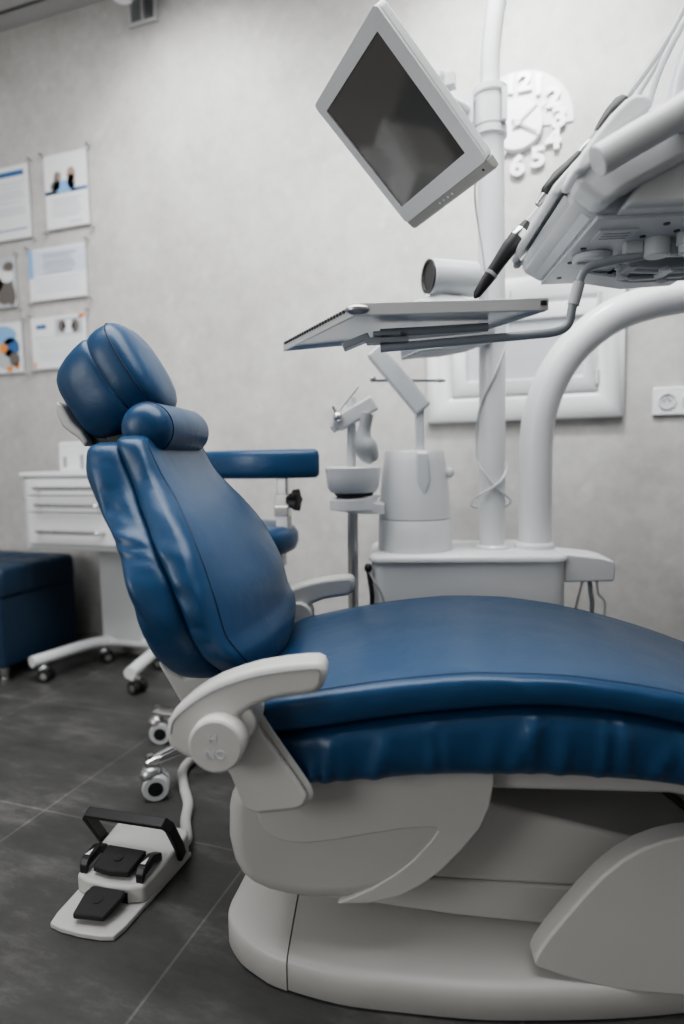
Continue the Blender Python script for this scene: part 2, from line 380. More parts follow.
for sgn in (-1, 1):
    pts = []
    for i in range(90):
        u = -.118 + 1.1*i/89; zt, zb = curve_at(ST, u) - .001, curve_at(SC, u) - .010
        s = .82; c = (1 - s**6.5)**(1/6.5); v = hv(u)*c + .006*c*(1-s*s); z = (zt+zb)/2 + (zt-zb)/2*s + (.003*(1-c*c) - .006*(1 + sgn*c))*s
        pts.append((u, sgn * (v + .0003), z))
    obj('stitched_seam', M().tube(pts, .0010, 6), SEAM, sp)

# shell, bracket, arms
obj('upper_shell', M().prism([(-.121, .303), (-.117, .288), (-.108, .273), (-.093, .263), (-.07, .257), (-.045, .257), (.0, .264), (.055, .276), (.099, .285), (.135, .289), (.152, .289), (.155, .284), (.145, .268), (.118, .236), (.09, .212), (.055, .188), (.02, .170), (.0, .160), (.05, .163), (.098, .177), (.13, .196), (.159, .220), (.192, .256), (.219, .292), (.232, .325), (.238, .36), (.238, .392), (.10, .388), (-.04, .372), (-.115, .36)], -.228, .228), SHELL, chair, bevel=.007, seg=3, angle=40)
obj('lower_shell', M().prism([(-.165, .34), (-.171, .30), (-.173, .25), (-.166, .215), (-.153, .19), (-.135, .175), (-.11, .164), (-.075, .157), (-.04, .154), (.02, .158), (.09, .176), (.15, .22), (.19, .27), (.2, .36), (.0, .365), (-.10, .35)], -.2255, .2255), SHELLD, chair, bevel=.030, seg=6, angle=40)
obj('backrest_support', M().prism([(-.285, .53), (-.262, .49), (-.215, .40), (-.16, .36), (-.09, .36), (-.09, .42), (-.16, .50), (-.20, .515), (-.24, .505)], -.195, .195), SHELL, chair, bevel=.008)
obj('hinge_block', M().box((-.165, 0, .475), (.06, .34, .06)), GAP, chair, bevel=.01)
for sgn, nm in ((-1, 'near'), (1, 'far')):
    S = lambda a, b: (min(sgn*a, sgn*b), max(sgn*a, sgn*b))
    obj('armrest_bracket', M().prism([(-.175, .455), (-.14, .40), (-.126, .36), (-.118, .350), (-.105, .346), (-.047, .354), (-.036, .360), (-.033, .370), (-.045, .392), (-.115, .497), (-.14, .51), (-.165, .50)], *S(.265, .298)), SHELL, chair, bevel=.004)
    obj('bracket_flange', M().tube(spline([(-.112, sgn*.282, .503), (-.085, sgn*.282, .459), (-.045, sgn*.282, .398), (-.031, sgn*.282, .374), (-.035, sgn*.282, .360), (-.055, sgn*.282, .350), (-.105, sgn*.282, .343)], 6), .006, 8).tube([(-.037, sgn*.262, .362), (-.026, sgn*.262, .40)], .004, 8), SHELL, chair)
    arm = [(-.222, .448), (-.2255, .468), (-.222, .487), (-.211, .504), (-.192, .520), (-.172, .534), (-.151, .545), (-.122, .556), (-.094, .564), (-.060, .570), (-.030, .5735), (-.012, .574), (-.003, .570), (.001, .560), (.000, .548), (-.005, .537), (-.014, .530), (-.03, .527), (-.052, .524), (-.075, .519), (-.098, .510), (-.118, .498), (-.112, .470), (-.12, .44), (-.145, .428), (-.17, .427), (-.196, .434)]
    ao = obj('armrest', M().prism(arm, *S(.268, .318)), SHELL, chair, bevel=.010, seg=4, angle=50)
    outer = [(-.223, .460), (-.222, .487), (-.211, .504), (-.192, .520), (-.172, .534), (-.151, .545), (-.122, .556), (-.094, .564), (-.060, .570), (-.030, .5735), (-.012, .574), (-.003, .570), (.001, .560), (.000, .550)]
    pts = [(a, sgn*.3185, b - .0075 if a > -.2 else b - .003) for a, b in outer[2:-2]]
    obj('armrest_seam', M().tube(spline([(-.2165, sgn*.3185, .470), (-.2135, sgn*.3185, .486)] + [(a + .004, sgn*.3185, b - .009) for a, b in outer[2:-3]] + [(-.008, sgn*.3185, .548)], 4), .0009, 6), GREY, ao)
    d = obj('pivot_dial', M().lathe([(.034, .0), (.0375, .002), (.0385, .006), (.0385, .040), (.037, .044), (.034, .046), (.001, .0462)], (-.147, sgn*.296, .4645), (0, sgn, 0), 48), SHELL, chair)
    if sgn < 0:
        obj('dial_lettering', text_bm('H', .017, .0006, lambda x, y, q: Vector((-.150 + x, -.3424 + q, .4755 + y))), PALE, d)
        obj('dial_lettering', text_bm('NO', .018, .0006, lambda x, y, q: Vector((-.147 + x, -.3424 + q, .4535 + y))), PALE, d)
    obj('pivot_hub', M().cyl((-.128, sgn*.25, .486), (-.128, sgn*.312, .486), .031), SHELL, chair, bevel=.004, angle=40)

obj('lift_arm', M().prism([(.06, .295), (.20, .297), (.244, .286), (.479, .232), (.60, .21), (.62, .135), (.388, .146), (.147, .152), (.05, .152)], -.15, .15), SHELL, chair, bevel=.010, seg=4)
obj('lift_arm', M().prism([(-.02, .155), (.147, .150), (.388, .144), (.60, .133), (.60, .058), (.349, .075), (.18, .086), (.039, .101), (-.03, .105)], -.146, .146), SHELL, chair, bevel=.006)
obj('seat_frame', M().prism([(.10, .40), (.10, .338), (.50, .338), (.62, .32), (.95, .23), (.95, .29), (.60, .38)], -.205, .205), SHELL, chair, bevel=.012)
obj('link_rod', M().tube([(.44, -.16, .378), (.52, -.17, .315), (.60, -.18, .25)], .006, 10), DARK, chair)
cov = [(.297, .088), (.303, .103), (.318, .128), (.338, .156), (.366, .194), (.394, .228), (.422, .254), (.450, .273), (.480, .286), (.510, .294), (.57, .297), (.64, .288), (.72, .255), (.78, .20), (.80, .12), (.80, .045), (.50, .045), (.42, .048), (.34, .066), (.30, .079)]
for lo, hi in ((-.236, -.198), (.198, .236)): obj('foot_cover', M().prism(cov, lo, hi), SHELL, chair, bevel=.007, seg=4, angle=40)
# base plate
FOOT = [(-.194, 0), (-.200, -.06), (-.203, -.120), (-.173, -.168), (-.13, -.200), (-.09, -.219), (.003, -.242), (.10, -.250), (.215, -.254), (.32, -.248), (.42, -.238), (.522, -.222), (.64, -.20), (.75, -.15), (.81, -.08), (.83, 0)]
half = spline([(a, b, 0) for a, b in FOOT], 6)
loop = half + [Vector((p.x, -p.y, 0)) for p in half[-2:0:-1]]
def base_part(keep_head, grow):
    mm = M(); rings = []
    for s_, z in [(.975, 0.0), (1., .006), (1.0, .040), (.995, .050), (.98, .055), (.93, .059), (.82, .064), (.68, .070), (.5, .076), (.3, .080), (.02, .081)]:
        rings.append([(.10 + (p.x - .10) * (s_ + (1 - s_)*(.62 if p.x < .1 else .2)) - (grow if p.x < 0 else 0), p.y * s_ * (1 + grow*5), z + (0 * p.x) + (grow if z > .01 else 0)) for p in loop])
    mm.loft(rings)
    cut = bmesh.ops.bisect_plane(mm.bm, geom=mm.bm.verts[:] + mm.bm.edges[:] + mm.bm.faces[:], plane_co=(-.083 if keep_head else -.0815, 0, 0), plane_no=(1, 0, 0), clear_outer=keep_head, clear_inner=not keep_head)
    bmesh.ops.holes_fill(mm.bm, edges=[e for e in mm.bm.edges if e.is_boundary], sides=0)
    return mm
bo = obj('base_plate', base_part(False, 0), SHELL, chair, angle=50)
nose = obj('base_cap', base_part(True, .0015), SHELL, chair, angle=50)
obj('foot_button', M().sphere((-.152, -.030, .062), (.021, .017, .009)), BLACK, nose)
obj('lift_column', M().prism([(-.05, .05), (.12, .05), (.12, .2), (-.05, .2)], -.10, .10), SHELLD, chair)
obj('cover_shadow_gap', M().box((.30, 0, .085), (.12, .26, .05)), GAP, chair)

# ------------------------------------------------------------------ dental unit behind the chair
unit = thing('dental_unit', 'white floor-standing dental unit with arched column, upright pole and water basin behind the chair', 'dental unit', (.27, .55, 0), chair_axes=True)
def rrect(a0, a1, b0, b1, r, n=6):
    out = []
    for cx, cy, s in ((a1-r, b1-r, 0), (a0+r, b1-r, 1), (a0+r, b0+r, 2), (a1-r, b0+r, 3)):
        for k in range(n+1):
            t = PI/2*(s + k/n); out.append((cx + r*math.cos(t), cy + r*math.sin(t)))
    return out
def slab(poly, z0, z1, r=.012):
    cx = sum(p[0] for p in poly)/len(poly); cy = sum(p[1] for p in poly)/len(poly); mm = M(); rings = []
    for z, k in ((z0, 0), (z1 - r, 0), (z1 - r*.6, -r*.08), (z1 - r*.25, -r*.4), (z1, -r)):
        rr = []
        for p in poly:
            d = Vector((p[0]-cx, p[1]-cy)); L = d.length; d *= (L + k)/L; rr.append((cx + d.x, cy + d.y, z))
        rings.append(rr)
    return mm.loft(rings)
cb = obj('unit_cabinet', slab(rrect(.033, .516, .42, .70, .035), 0, .580, .004), WHITE, unit)
obj('cabinet_top', slab(rrect(.027, .522, .414, .706, .04), .581, .597, .012), WHITE, unit)
obj('side_bracket', M().prism([(.512, .525), (.634, .527), (.637, .565), (.630, .580), (.60, .588), (.512, .598)], .44, .56), WHITE, unit, bevel=.006)
obj('cord', M().tube(spline([(.585, .48, .53), (.588, .48, .50), (.592, .48, .44), (.57, .50, .30), (.52, .52, .2)], 6), .006, 8), BLUEGREY, unit)
obj('cord', M().tube(spline([(.60, .47, .53), (.605, .47, .49), (.622, .47, .455), (.60, .49, .30), (.52, .52, .22)], 6), .003, 8), PALE, unit)
obj('cord', M().tube(spline([(.575, .49, .53), (.565, .49, .49), (.555, .49, .44), (.54, .5, .3), (.515, .52, .25)], 6), .003, 8), PALE, unit)
obj('hose_hook', M().sphere((.026, .43, .565), (.010, .01, .012)).tube(spline([(.026, .43, .56), (.03, .425, .535), (.035, .42, .49), (.03, .42, .42)], 5), .006, 8), DARK, unit)
obj('hose_hook', M().tube(spline([(.028, .425, .555), (.043, .415, .53), (.06, .41, .50), (.075, .405, .44)], 5), .0025, 8), GREY, unit)
arch = spline([(.464, .55, .59), (.464, .55, .70), (.464, .55, .82), (.465, .55, .881), (.476, .55, .959), (.508, .55, 1.045), (.562, .55, 1.122), (.646, .55, 1.187), (.743, .55, 1.221), (.85, .53, 1.235), (.95, .47, 1.24), (1.0, .36, 1.24), (1.0, .2, 1.24)], 8)
obj('arched_column', M().tube(arch, .0425, 28), WHITE, unit)
obj('arch_collar', M().lathe([(.050, 0), (.050, .012), (.046, .018), (.04, .018)], (.464, .55, .595)), WHITE, unit)
pole = obj('pole', M().tube([(.352, .55, .59), (.352, .55, .9), (.349, .55, 1.3), (.344, .55, 1.70)], .034, 24), WHITE, unit)
obj('upper_pole', M().tube(spline([(.344, .55, 1.68), (.343, .55, 1.80), (.346, .55, 1.86), (.354, .55, 1.93), (.366, .55, 2.00), (.385, .55, 2.10), (.42, .54, 2.22), (.50, .53, 2.32)], 6), .024, 20), WHITE, unit)
obj('pole_collar', M().lathe([(.044, 0), (.044, .008), (.038, .014), (.03, .014)], (.352, .55, .593)), WHITE, unit)
cl = obj('pole_clamp', M().lathe([(.034, -.06), (.043, -.058), (.043, -.042), (.040, -.040), (.040, .040), (.043, .042), (.043, .056), (.036, .060)], (.343, .55, 1.70)).box((.372, .512, 1.70), (.012, .02, .075)), WHITE, unit)
obj('clamp_groove', M().lathe([(.0425, -.003), (.0425, .003)], (.343, .55, 1.74)).lathe([(.0425, -.003), (.0425, .003)], (.343, .55, 1.662)).box((.365, .511, 1.70), (.003, .004, .08)), GREY, cl)
hs = obj('spittoon_housing', M().lathe([(.095, 0), (.099, .004), (.097, .084), (.096, .086)], (.147, .545, .594)), WHITE, unit)
obj('spittoon_upper_housing', M().lathe([(.096, 0), (.093, .05), (.086, .12), (.081, .155), (.0805, .157), (.0795, .159), (.0785, .172), (.075, .177), (.001, .178)], (.147, .545, .6825)), WHITE, unit)
obj('housing_groove', M().lathe([(.094, 0), (.094, .003)], (.147, .545, .6798)), GREY, hs)
obj('housing_highlight', M().prism([(.150, .855), (.180, .855), (.186, .785), (.160, .705), (.146, .69)], .4560, .50), TRANSL, unit, bevel=.006)  # pale wedge shaped as the glossy highlight on the housing, not a real part
obj('housing_button', M().sphere((.238, .52, .80), (.012, .012, .014)), WHITE, unit)
bowl = obj('basin', M().lathe([(.035, .0), (.058, .004), (.066, .016), (.070, .05), (.072, .066), (.070, .070), (.067, .068), (.06, .03), (.03, .012), (.001, .01)], (-.012, .47, .752)), WHITE, unit)
obj('basin_gasket', M().lathe([(.046, 0), (.052, .008)], (-.010, .47, .746)), DARK, bowl)
obj('basin_arm', M().loft([[Vector((-.012 + x*k + (1-k)*.13, .47 + y*k + (1-k)*.06, z)) for x, y in [(.062*math.cos(t), .055*math.sin(t)) for t in [2*PI*i/24 for i in range(24)]]] for k, z in ((.7, .70), (1, .712), (1, .738), (.85, .747))]).prism([(0.0, .735), (.068, .725), (.068, .70), (.04, .703), (0, .715)], .44, .52), WHITE, unit, bevel=.003)
obj('spittoon_post', M().tube([(-.018, .50, 0), (-.018, .50, .5), (-.016, .50, .72)], .014, 14), STEEL, unit)
obj('tool_post', M().tube([(-.018, .51, .74), (-.018, .51, .86), (-.014, .51, 1.0)], .012, 14), PALE, unit)
# assistant's arm
obj('assistant_arm_body', M().loft([[Vector((.215 + a*x, .50 + .055*y*k, 1.165 + b*k*y2)) for x, y, y2 in [(0, 0, 0)]] for a, b, k in []]) if False else M().loft([[Vector((u, .50 + d*math.cos(2*PI*k/28), zc + h*math.sin(2*PI*k/28))) for k in range(28)] for u, zc, h, d in ((.105, 1.13, .012, .02), (.115, 1.14, .05, .04), (.15, 1.165, .072, .052), (.21, 1.175, .080, .058), (.27, 1.172, .068, .055), (.315, 1.168, .05, .045), (.345, 1.168, .04, .036))]), WHITE, unit, angle=60)
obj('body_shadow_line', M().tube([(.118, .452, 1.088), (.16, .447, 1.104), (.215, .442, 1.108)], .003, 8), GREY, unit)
obj('filler_cylinder', M().lathe([(.040, 0), (.043, .004), (.043, .12), (.038, .125), (.001, .125)], (.186, .475, 1.288), (.93, .36, 0)), TRANSL, unit)
obj('filler_opening', M().lathe([(.001, 0), (.033, 0), (.036, -.003), (.041, -.004), (.041, .0), (.036, .004)], (.185, .4746, 1.288), (.93, .36, 0)), DARK, unit)
obj('slanted_arm', M().box((.108, .50, 1.040), (.048, .05, .20), Matrix.Rotation(-.68, 3, 'Y')), TRANSL, unit, bevel=.008)
obj('upright_arm', M().box((.160, .50, .91), (.024, .03, .14)), TRANSL, unit, bevel=.005)
obj('joint_rod', M().tube([(.035, .49, 1.040), (.225, .49, 1.034)], .0035, 10).sphere((.042, .49, 1.043), .008).sphere((.21, .49, 1.035), (.012, .006, .005)), STEEL, unit)
obj('tool_holder', M().box((-.004, .495, .957), (.115, .036, .040), Matrix.Rotation(-.50, 3, 'Y')), PALE, unit, bevel=.006)
obj('tool_holder_knob', M().sphere((-.048, .47, .948), .013).cyl((-.048, .47, .948), (-.060, .47, .975), .004), CHROME, unit)
obj('suction_tip', M().tube([(-.058, .49, .945), (-.060, .49, .925), (-.053, .49, .912)], [.010, .012, .008], 12).tube([(-.045, .48, .965), (.005, .48, 1.025)], .003, 8), PALE, unit)
obj('suction_handle', M().tube(spline([(.028, .475, .955), (.020, .475, .92), (.016, .475, .89), (.026, .475, .86), (.042, .475, .832)], 4), [.016]*5 + [.017, .019, .021, .024, .027, .029, .030, .029, .027, .024, .02, .012], 16), GREY, unit)

# white cable twisted round the pole
zp = lambda y: .604 + (545 - y) * .00257
ctrl = [(0, .0392, zp(318)), (-.6, .0392, zp(340)), (-PI/2, .0392, zp(372)), (-2.5, .0392, zp(400)), (-PI, .0392, zp(425)), (-3.4, .0392, zp(440)), (-PI, .0392, zp(456)), (-2.3, .0392, zp(468)), (-PI/2, .0378, zp(481)), (-.7, .040, zp(492)), (0, .050, zp(499)),
        (.5, .046, zp(505)), (PI/2, .040, zp(507)), (2.7, .046, zp(506)), (PI, .054, zp(502)), (3.7, .050, zp(494)), (1.5*PI, .0412, zp(483)), (5.4, .040, zp(474)), (2*PI, .0385, zp(464)), (6.9, .0392, zp(455)), (7.6, .0392, zp(440))]
pts = spline([(.351 + r*math.cos(a), .55 + r*math.sin(a), z) for a, r, z in ctrl], 6)
cbl = obj('pole_cable', M().tube([(.395, .535, 1.26), (.392, .53, 1.20)] + pts, .0033, 8), PALE, None, frame_base=Vector((.351, .55, .70)))
cbl.location = frame((.351, .55, .70)); cbl.rotation_euler = (0, 0, FR_A)
tag(cbl, 'thin white cable twisted around the upright pole of the dental unit', 'cable')

# monitor (world axes): its lower edge is level, the screen looks down towards the patient's head
MB = Vector((-.1215, 1.174, 1.3665)); HH = Vector((-.639, .769, 0));

ME, MN = Vector((-.544, -.452, .707)), Vector((-.544, -.452, -.707))
mo = thing('monitor', 'white square tilted monitor with a dark switched-off screen hung on the upright pole', 'monitor', MB + HH*.16 + ME*.15)
mp = lambda a, b, c=0.: MB + HH*a + ME*b + MN*c
def slab_m(a0, a1, b0, b1, c0, c1, r=.012):
    return M().prism([(p[0], p[1]) for p in rrect(a0, a1, b0, b1, r, 4)], c0, c1, lambda a, t, b: mp(a, b, t))
obj('monitor_housing', slab_m(-.002, .312, .0, .300, -.020, -.001), WHITE, mo, bevel=.004)
obj('monitor_back', slab_m(.03, .28, .03, .27, -.045, -.018, .03), WHITE, mo, bevel=.008)
bz = M(); o_ = rrect(-.002, .312, .0, .300, .010, 4); i_ = rrect(.030, .287, .033, .2735, .002, 4)
bz.loft([[mp(a, b, -.002) for a, b in o_], [mp(a, b, .002) for a, b in o_], [mp(a, b, .003) for a, b in i_], [mp(a, b, -.001) for a, b in i_]], cap=False)
obj('bezel', bz, BEZEL, mo, angle=25)
obj('screen', M().quad([mp(.028, .031, .0005), mp(.289, .031, .0005), mp(.289, .2755, .0005), mp(.028, .2755, .0005)]), SCREEN, mo)
ch = obj('lower_bezel', M().prism([(.001, .001), (-.018, -.003), (-.023, -.008), (-.021, -.018), (.001, -.019)], .0, .312, lambda a, t, b: mp(t, a, b)), CHIN, mo, bevel=.003)
for k in range(4): obj('monitor_button', M().sphere(mp(.13 + .016*k, -.010, -.0015), .0026, 10), PALE, ch)
obj('monitor_button', M().sphere(mp(.022, -.010, -.0015), .0026, 10), DARK, ch)
MCL = frame((.343, .55, 1.70))
obj('monitor_bracket', M().tube(spline([mp(.15, .15, -.04), mp(.12, .16, -.12), (-.262, 1.50, 1.672), (-.222, 1.635, 1.700), MCL + Vector((-.057, -.018, 0))], 6), .012, 12).box((-.253, 1.52, 1.705), (.05, .03, .025)).box((-.214, 1.655, 1.70), (.022, .03, .065)), WHITE, mo)
obj('monitor_cable', M().tube(spline([mp(.02, .02, -.03), (-.185, 1.53, 1.45), (-.172, 1.60, 1.32), (-.160, 1.63, 1.18)], 6), .0025, 8), PALE, mo)

# instrument (delivery) head on the arched column
dl = thing('instrument_console', 'white overhanging dental instrument console with a round handle, on the arched column', 'instrument console', (.60, .05, 1.20), chair_axes=True)
obj('console_body', M().prism([(.402, 1.206), (.372, 1.224), (.364, 1.238), (.377, 1.266), (.452, 1.325), (.512, 1.350), (.60, 1.375), (.95, 1.385), (.95, 1.206)], -.12, .255), WHITE, dl, bevel=.010)
obj('side_panel', M().prism([(.359, 1.236), (.398, 1.203), (.410, 1.207), (.427, 1.219), (.455, 1.233), (.515, 1.262), (.60, 1.29), (.70, 1.315), (.90, 1.33), (.90, 1.395), (.60, 1.385), (.512, 1.352), (.452, 1.330), (.377, 1.268)], -.165, -.115), WHITE, dl, bevel=.012, seg=4, angle=40)
obj('belly_panel', M().prism([(.43, 1.203), (.95, 1.203), (.95, 1.33), (.62, 1.31), (.52, 1.27), (.455, 1.24)], -.150, -.10), PALE, dl, bevel=.010)
obj('front_window', M().prism([(.3595, 1.244), (.366, 1.232), (.400, 1.2045), (.404, 1.209), (.37, 1.240)], -.10, .235), TRANSL, dl, bevel=.002)
obj('instrument_rail', M().prism([(.349, 1.240), (.341, 1.250), (.346, 1.262), (.43, 1.352), (.452, 1.362), (.468, 1.352), (.46, 1.338), (.372, 1.262)], -.10, .245), WHITE, dl, bevel=.007, angle=40)
obj('rail_end_cap', M().cyl((.356, .240, 1.243), (.356, .252, 1.243), .009), PALE, dl, bevel=.003, angle=40)
obj('palm_rest', M().prism([(.352, 1.243), (.362, 1.268), (.380, 1.292), (.405, 1.322), (.424, 1.340), (.436, 1.346), (.450, 1.345), (.459, 1.338), (.459, 1.328), (.449, 1.314), (.42, 1.295), (.392, 1.270), (.370, 1.242)], -.178, -.10), WHITE, dl, bevel=.010, seg=4, angle=50)
hn = obj('handle', M().tube(spline([(.378, -.205, 1.245), (.42, -.205, 1.268), (.47, -.205, 1.294), (.505, -.203, 1.315), (.545, -.190, 1.338), (.58, -.16, 1.350), (.60, -.12, 1.352)], 6), .0215, 28), WHITE, dl)
obj('handle_end_cap', M().lathe([(.0205, 0), (.0195, .0015), (.001, .0016)], (.378, -.205, 1.245), (-.878, 0, -.478)), PALE, hn)
obj('handle_stem', M().tube([(.50, -.20, 1.312), (.515, -.14, 1.300)], .014, 16), PALE, dl)
ub = obj('underside_plate', M().prism([(.405, 1.199), (.95, 1.199), (.95, 1.207), (.405, 1.207)], -.115, .25), PALE, dl, bevel=.003)
obj('label_plate', M().box((.455, -.045, 1.198), (.060, .05, .003)), BEZEL, ub)
for a in (-.012, 0, .012): obj('label_print', M().box((.455, -.045 + a, 1.1962), (.042, .003, .0006)), GREY, ub)
obj('lock_knob', M().lathe([(.001, -.012), (.030, -.012), (.034, -.008), (.034, 0)], (.452, .06, 1.198)), PALE, ub)
obj('lock_knob_slot', M().box((.452, .06, 1.1855), (.05, .007, .003)), GREY, ub)
for u, v in ((.425, .02), (.425, .10), (.47, .13), (.505, -.03), (.52, -.085), (.55, -.05), (.43, .20), (.47, .215), (.52, .215)):
    obj('screw_hole', M().cyl((u, v, 1.1995), (u, v, 1.1975), .005, n=14), DARK, ub)
obj('recess', M().box((.72, .09, 1.1985), (.40, .19, .004)), GAP, ub)
obj('hose_outlet', M().lathe([(.017, -.030), (.020, -.028), (.020, 0)], (.535, -.012, 1.2)), PALE, dl)
for k in range(6):
    u = .575 + .052*k
    c = obj('hose_outlet', M().lathe([(.010, -.034), (.0145, -.032), (.0145, -.02), (.018, -.018), (.018, 0)], (u, -.035, 1.2)), PALE, dl)
for k, (v, r) in enumerate(((.035, .016), (.085, .019), (.135, .016), (.18, .018))):
    obj('underside_hose', M().tube(spline([(.50 + .012*k, v - .02, 1.204), (.56, v, 1.200 - .003*(k % 2)), (.68, v + .006, 1.199), (.90, v - .004, 1.203)], 6), r, 14), GREY if k % 2 else PALE, dl)
for k in range(5): obj('hose_clip', M().box((.53 + .075*k, .10 + .03*(k % 2), 1.191), (.018, .055, .024)), PALE if k % 2 else GREY, dl, bevel=.003)
obj('underside_flap', M().prism([(.47, 1.197), (.56, 1.180), (.66, 1.183), (.66, 1.190), (.56, 1.188), (.48, 1.199)], .165, .235), PALE, dl, bevel=.002)
for k in range(16):
    u, v = .50 + .03*(k*5 % 16), .0 + .045*(k % 5)
    if k % 3: obj('hose_connector', M().lathe([(.006, -.030), (.010, -.028), (.010, -.012), (.013, -.010), (.013, 0)], (u, v, 1.204)), PALE if k % 2 else BEZEL, dl)
    else: obj('hose_connector', M().box((u, v, 1.192), (.030, .020, .026)), PALE, dl, bevel=.003)
obj('whip_arm', M().prism([(.515, 1.345), (.520, 1.40), (.536, 1.455), (.565, 1.50), (.66, 1.56), (.68, 1.53), (.60, 1.46), (.572, 1.37)], -.10, -.06), TRANSL, dl, bevel=.01)
for k, v in enumerate((-.05, .05)):
    obj('whip_hose', M().tube(spline([(.490 + .012*k, v, 1.345), (.512, v, 1.43 + .008*k), (.545, v, 1.50), (.60, v, 1.585), (.70, v, 1.67)], 6), .0055, 10), PALE, dl)
obj('console_arm', M().tube(spline([(1.0, .198, 1.24), (1.0, .15, 1.242), (.985, .11, 1.27), (.93, .09, 1.30)], 6), .036, 20), WHITE, dl)

# hand instruments lying on the console's rail
def instrument(label, p0, p1, bands, cord=None, hook=None):
    p0, p1 = Vector(p0), Vector(p1); d = p1 - p0
    t = thing('dental_handpiece', label, 'dental handpiece', p0, 'handpieces on the instrument console', chair_axes=True)
    for nm, m, pr in bands:
        rings_p = [p0 + d*a for a, r in pr]; obj(nm, M().tube(rings_p, [r for a, r in pr], 16), m, t)
    if cord: obj('hose', M().tube(spline(cord, 6), .0055, 10), PALE, t)
    return t
instrument('black handpiece with silver nozzle and white hose, higher up on the console rail', (.342, 0, 1.268), (.482, 0, 1.428),
    [('nozzle', STEEL, [(0, .005), (.03, .0055), (.05, .007), (.10, .0085)]), ('grip', DARK, [(.09, .009), (.12, .013), (.26, .0145), (.36, .011), (.50, .0065)]), ('band', STEEL, [(.49, .0065), (.53, .0075), (.58, .0075), (.61, .006)]),
     ('shaft', GREY, [(.60, .006), (.70, .006)]), ('rear_grip', DARK, [(.69, .007), (.76, .011), (.86, .0145), (.96, .0145), (1.0, .011)])],
    [(.480, 0, 1.426), (.52, 0, 1.478), (.556, 0, 1.533), (.59, 0, 1.60), (.64, 0, 1.68)])
instrument('black pen-shaped handpiece pointing down past the lower tip of the console', (.262, .2, 1.166), (.366, .2, 1.311),
    [('tip', DARK, [(0, .003), (.05, .0085), (.24, .0125), (.30, .0125)]), ('ring', GREY, [(.295, .0130), (.30, .0138), (.33, .0138), (.335, .0130)]), ('grip', DARK, [(.33, .0128), (.45, .0135), (.66, .0160), (.82, .0145), (.93, .010), (1.0, .007)]), ('clip', CHROME, [(.80, .0150), (.84, .0150), (.90, .0125)])],
    [(.364, .2, 1.309), (.40, .2, 1.345), (.45, .2, 1.36)])

# bracket tray under the console
tr = thing('instrument_tray', 'empty pale metal instrument tray on a thin bar hanging below the console', 'tray', (.16, .03, 1.07), chair_axes=True)
TP = [(.035, -.106), (.341, -.092), (.255, .073), (-.137, .203)]
def inset(p, k): cx, cy = .12, .01; return (cx + (p[0]-cx)*k, cy + (p[1]-cy)*k)
obj('tray_plate', M().loft([[Vector((*inset(p, .965), 1.078)) for p in TP], [Vector((*inset(p, .985), 1.072)) for p in TP], [Vector((*p, 1.074)) for p in TP], [Vector((*p, 1.0915)) for p in TP], [Vector((*inset(p, .985), 1.0925)) for p in TP], [Vector((*inset(p, .965), 1.082)) for p in TP]]), TRAYM, tr)
a, b = Vector((.035, -.106, 1.083)), Vector((-.137, .203, 1.083)); dd = (b-a).normalized(); nn = Vector((-dd.y, dd.x, 0))
sl = M()
for i in range(26): sl.box(a + (b-a)*((i+1.2)/27.4) + nn*.0005 + Vector((0, 0, .004)), (.007, .003, .0045), Matrix.Rotation(math.atan2(dd.y, dd.x), 3, 'Z'))
obj('edge_slots', sl, DARK, tr)
obj('corner_cap', M().sphere((.040, -.102, 1.083), (.020, .012, .009)), STEEL, tr)
obj('edge_hole', M().box((.333, -.0935, 1.084), (.009, .004, .007)), DARK, tr)
obj('tray_bar', M().tube(spline([(.073, 0, 1.064), (.18, 0, 1.066), (.26, 0, 1.068)], 5), .0075, 12), BLUEGREY, tr)
obj('tray_bar', M().tube(spline([(.073, 0, 1.038), (.20, 0, 1.045), (.33, 0, 1.052), (.376, 0, 1.056), (.396, 0, 1.068), (.403, 0, 1.098), (.412, 0, 1.135), (.424, 0, 1.158), (.45, 0, 1.168), (.52, 0, 1.178), (.56, 0, 1.186)], 6), .0075, 12), BLUEGREY, tr)
obj('bar_sleeve', M().tube([(.404, 0, 1.10), (.4135, 0, 1.137)], .0098, 14), PALE, tr)
obj('tray_clamp', M().box((.085, 0, 1.050), (.075, .03, .009)).box((.085, 0, 1.0615), (.05, .03, .008)).box((.03, .0, 1.050), (.05, .03, .012), Matrix.Rotation(-.35, 3, 'Y')), BLUEGREY, tr, bevel=.002)

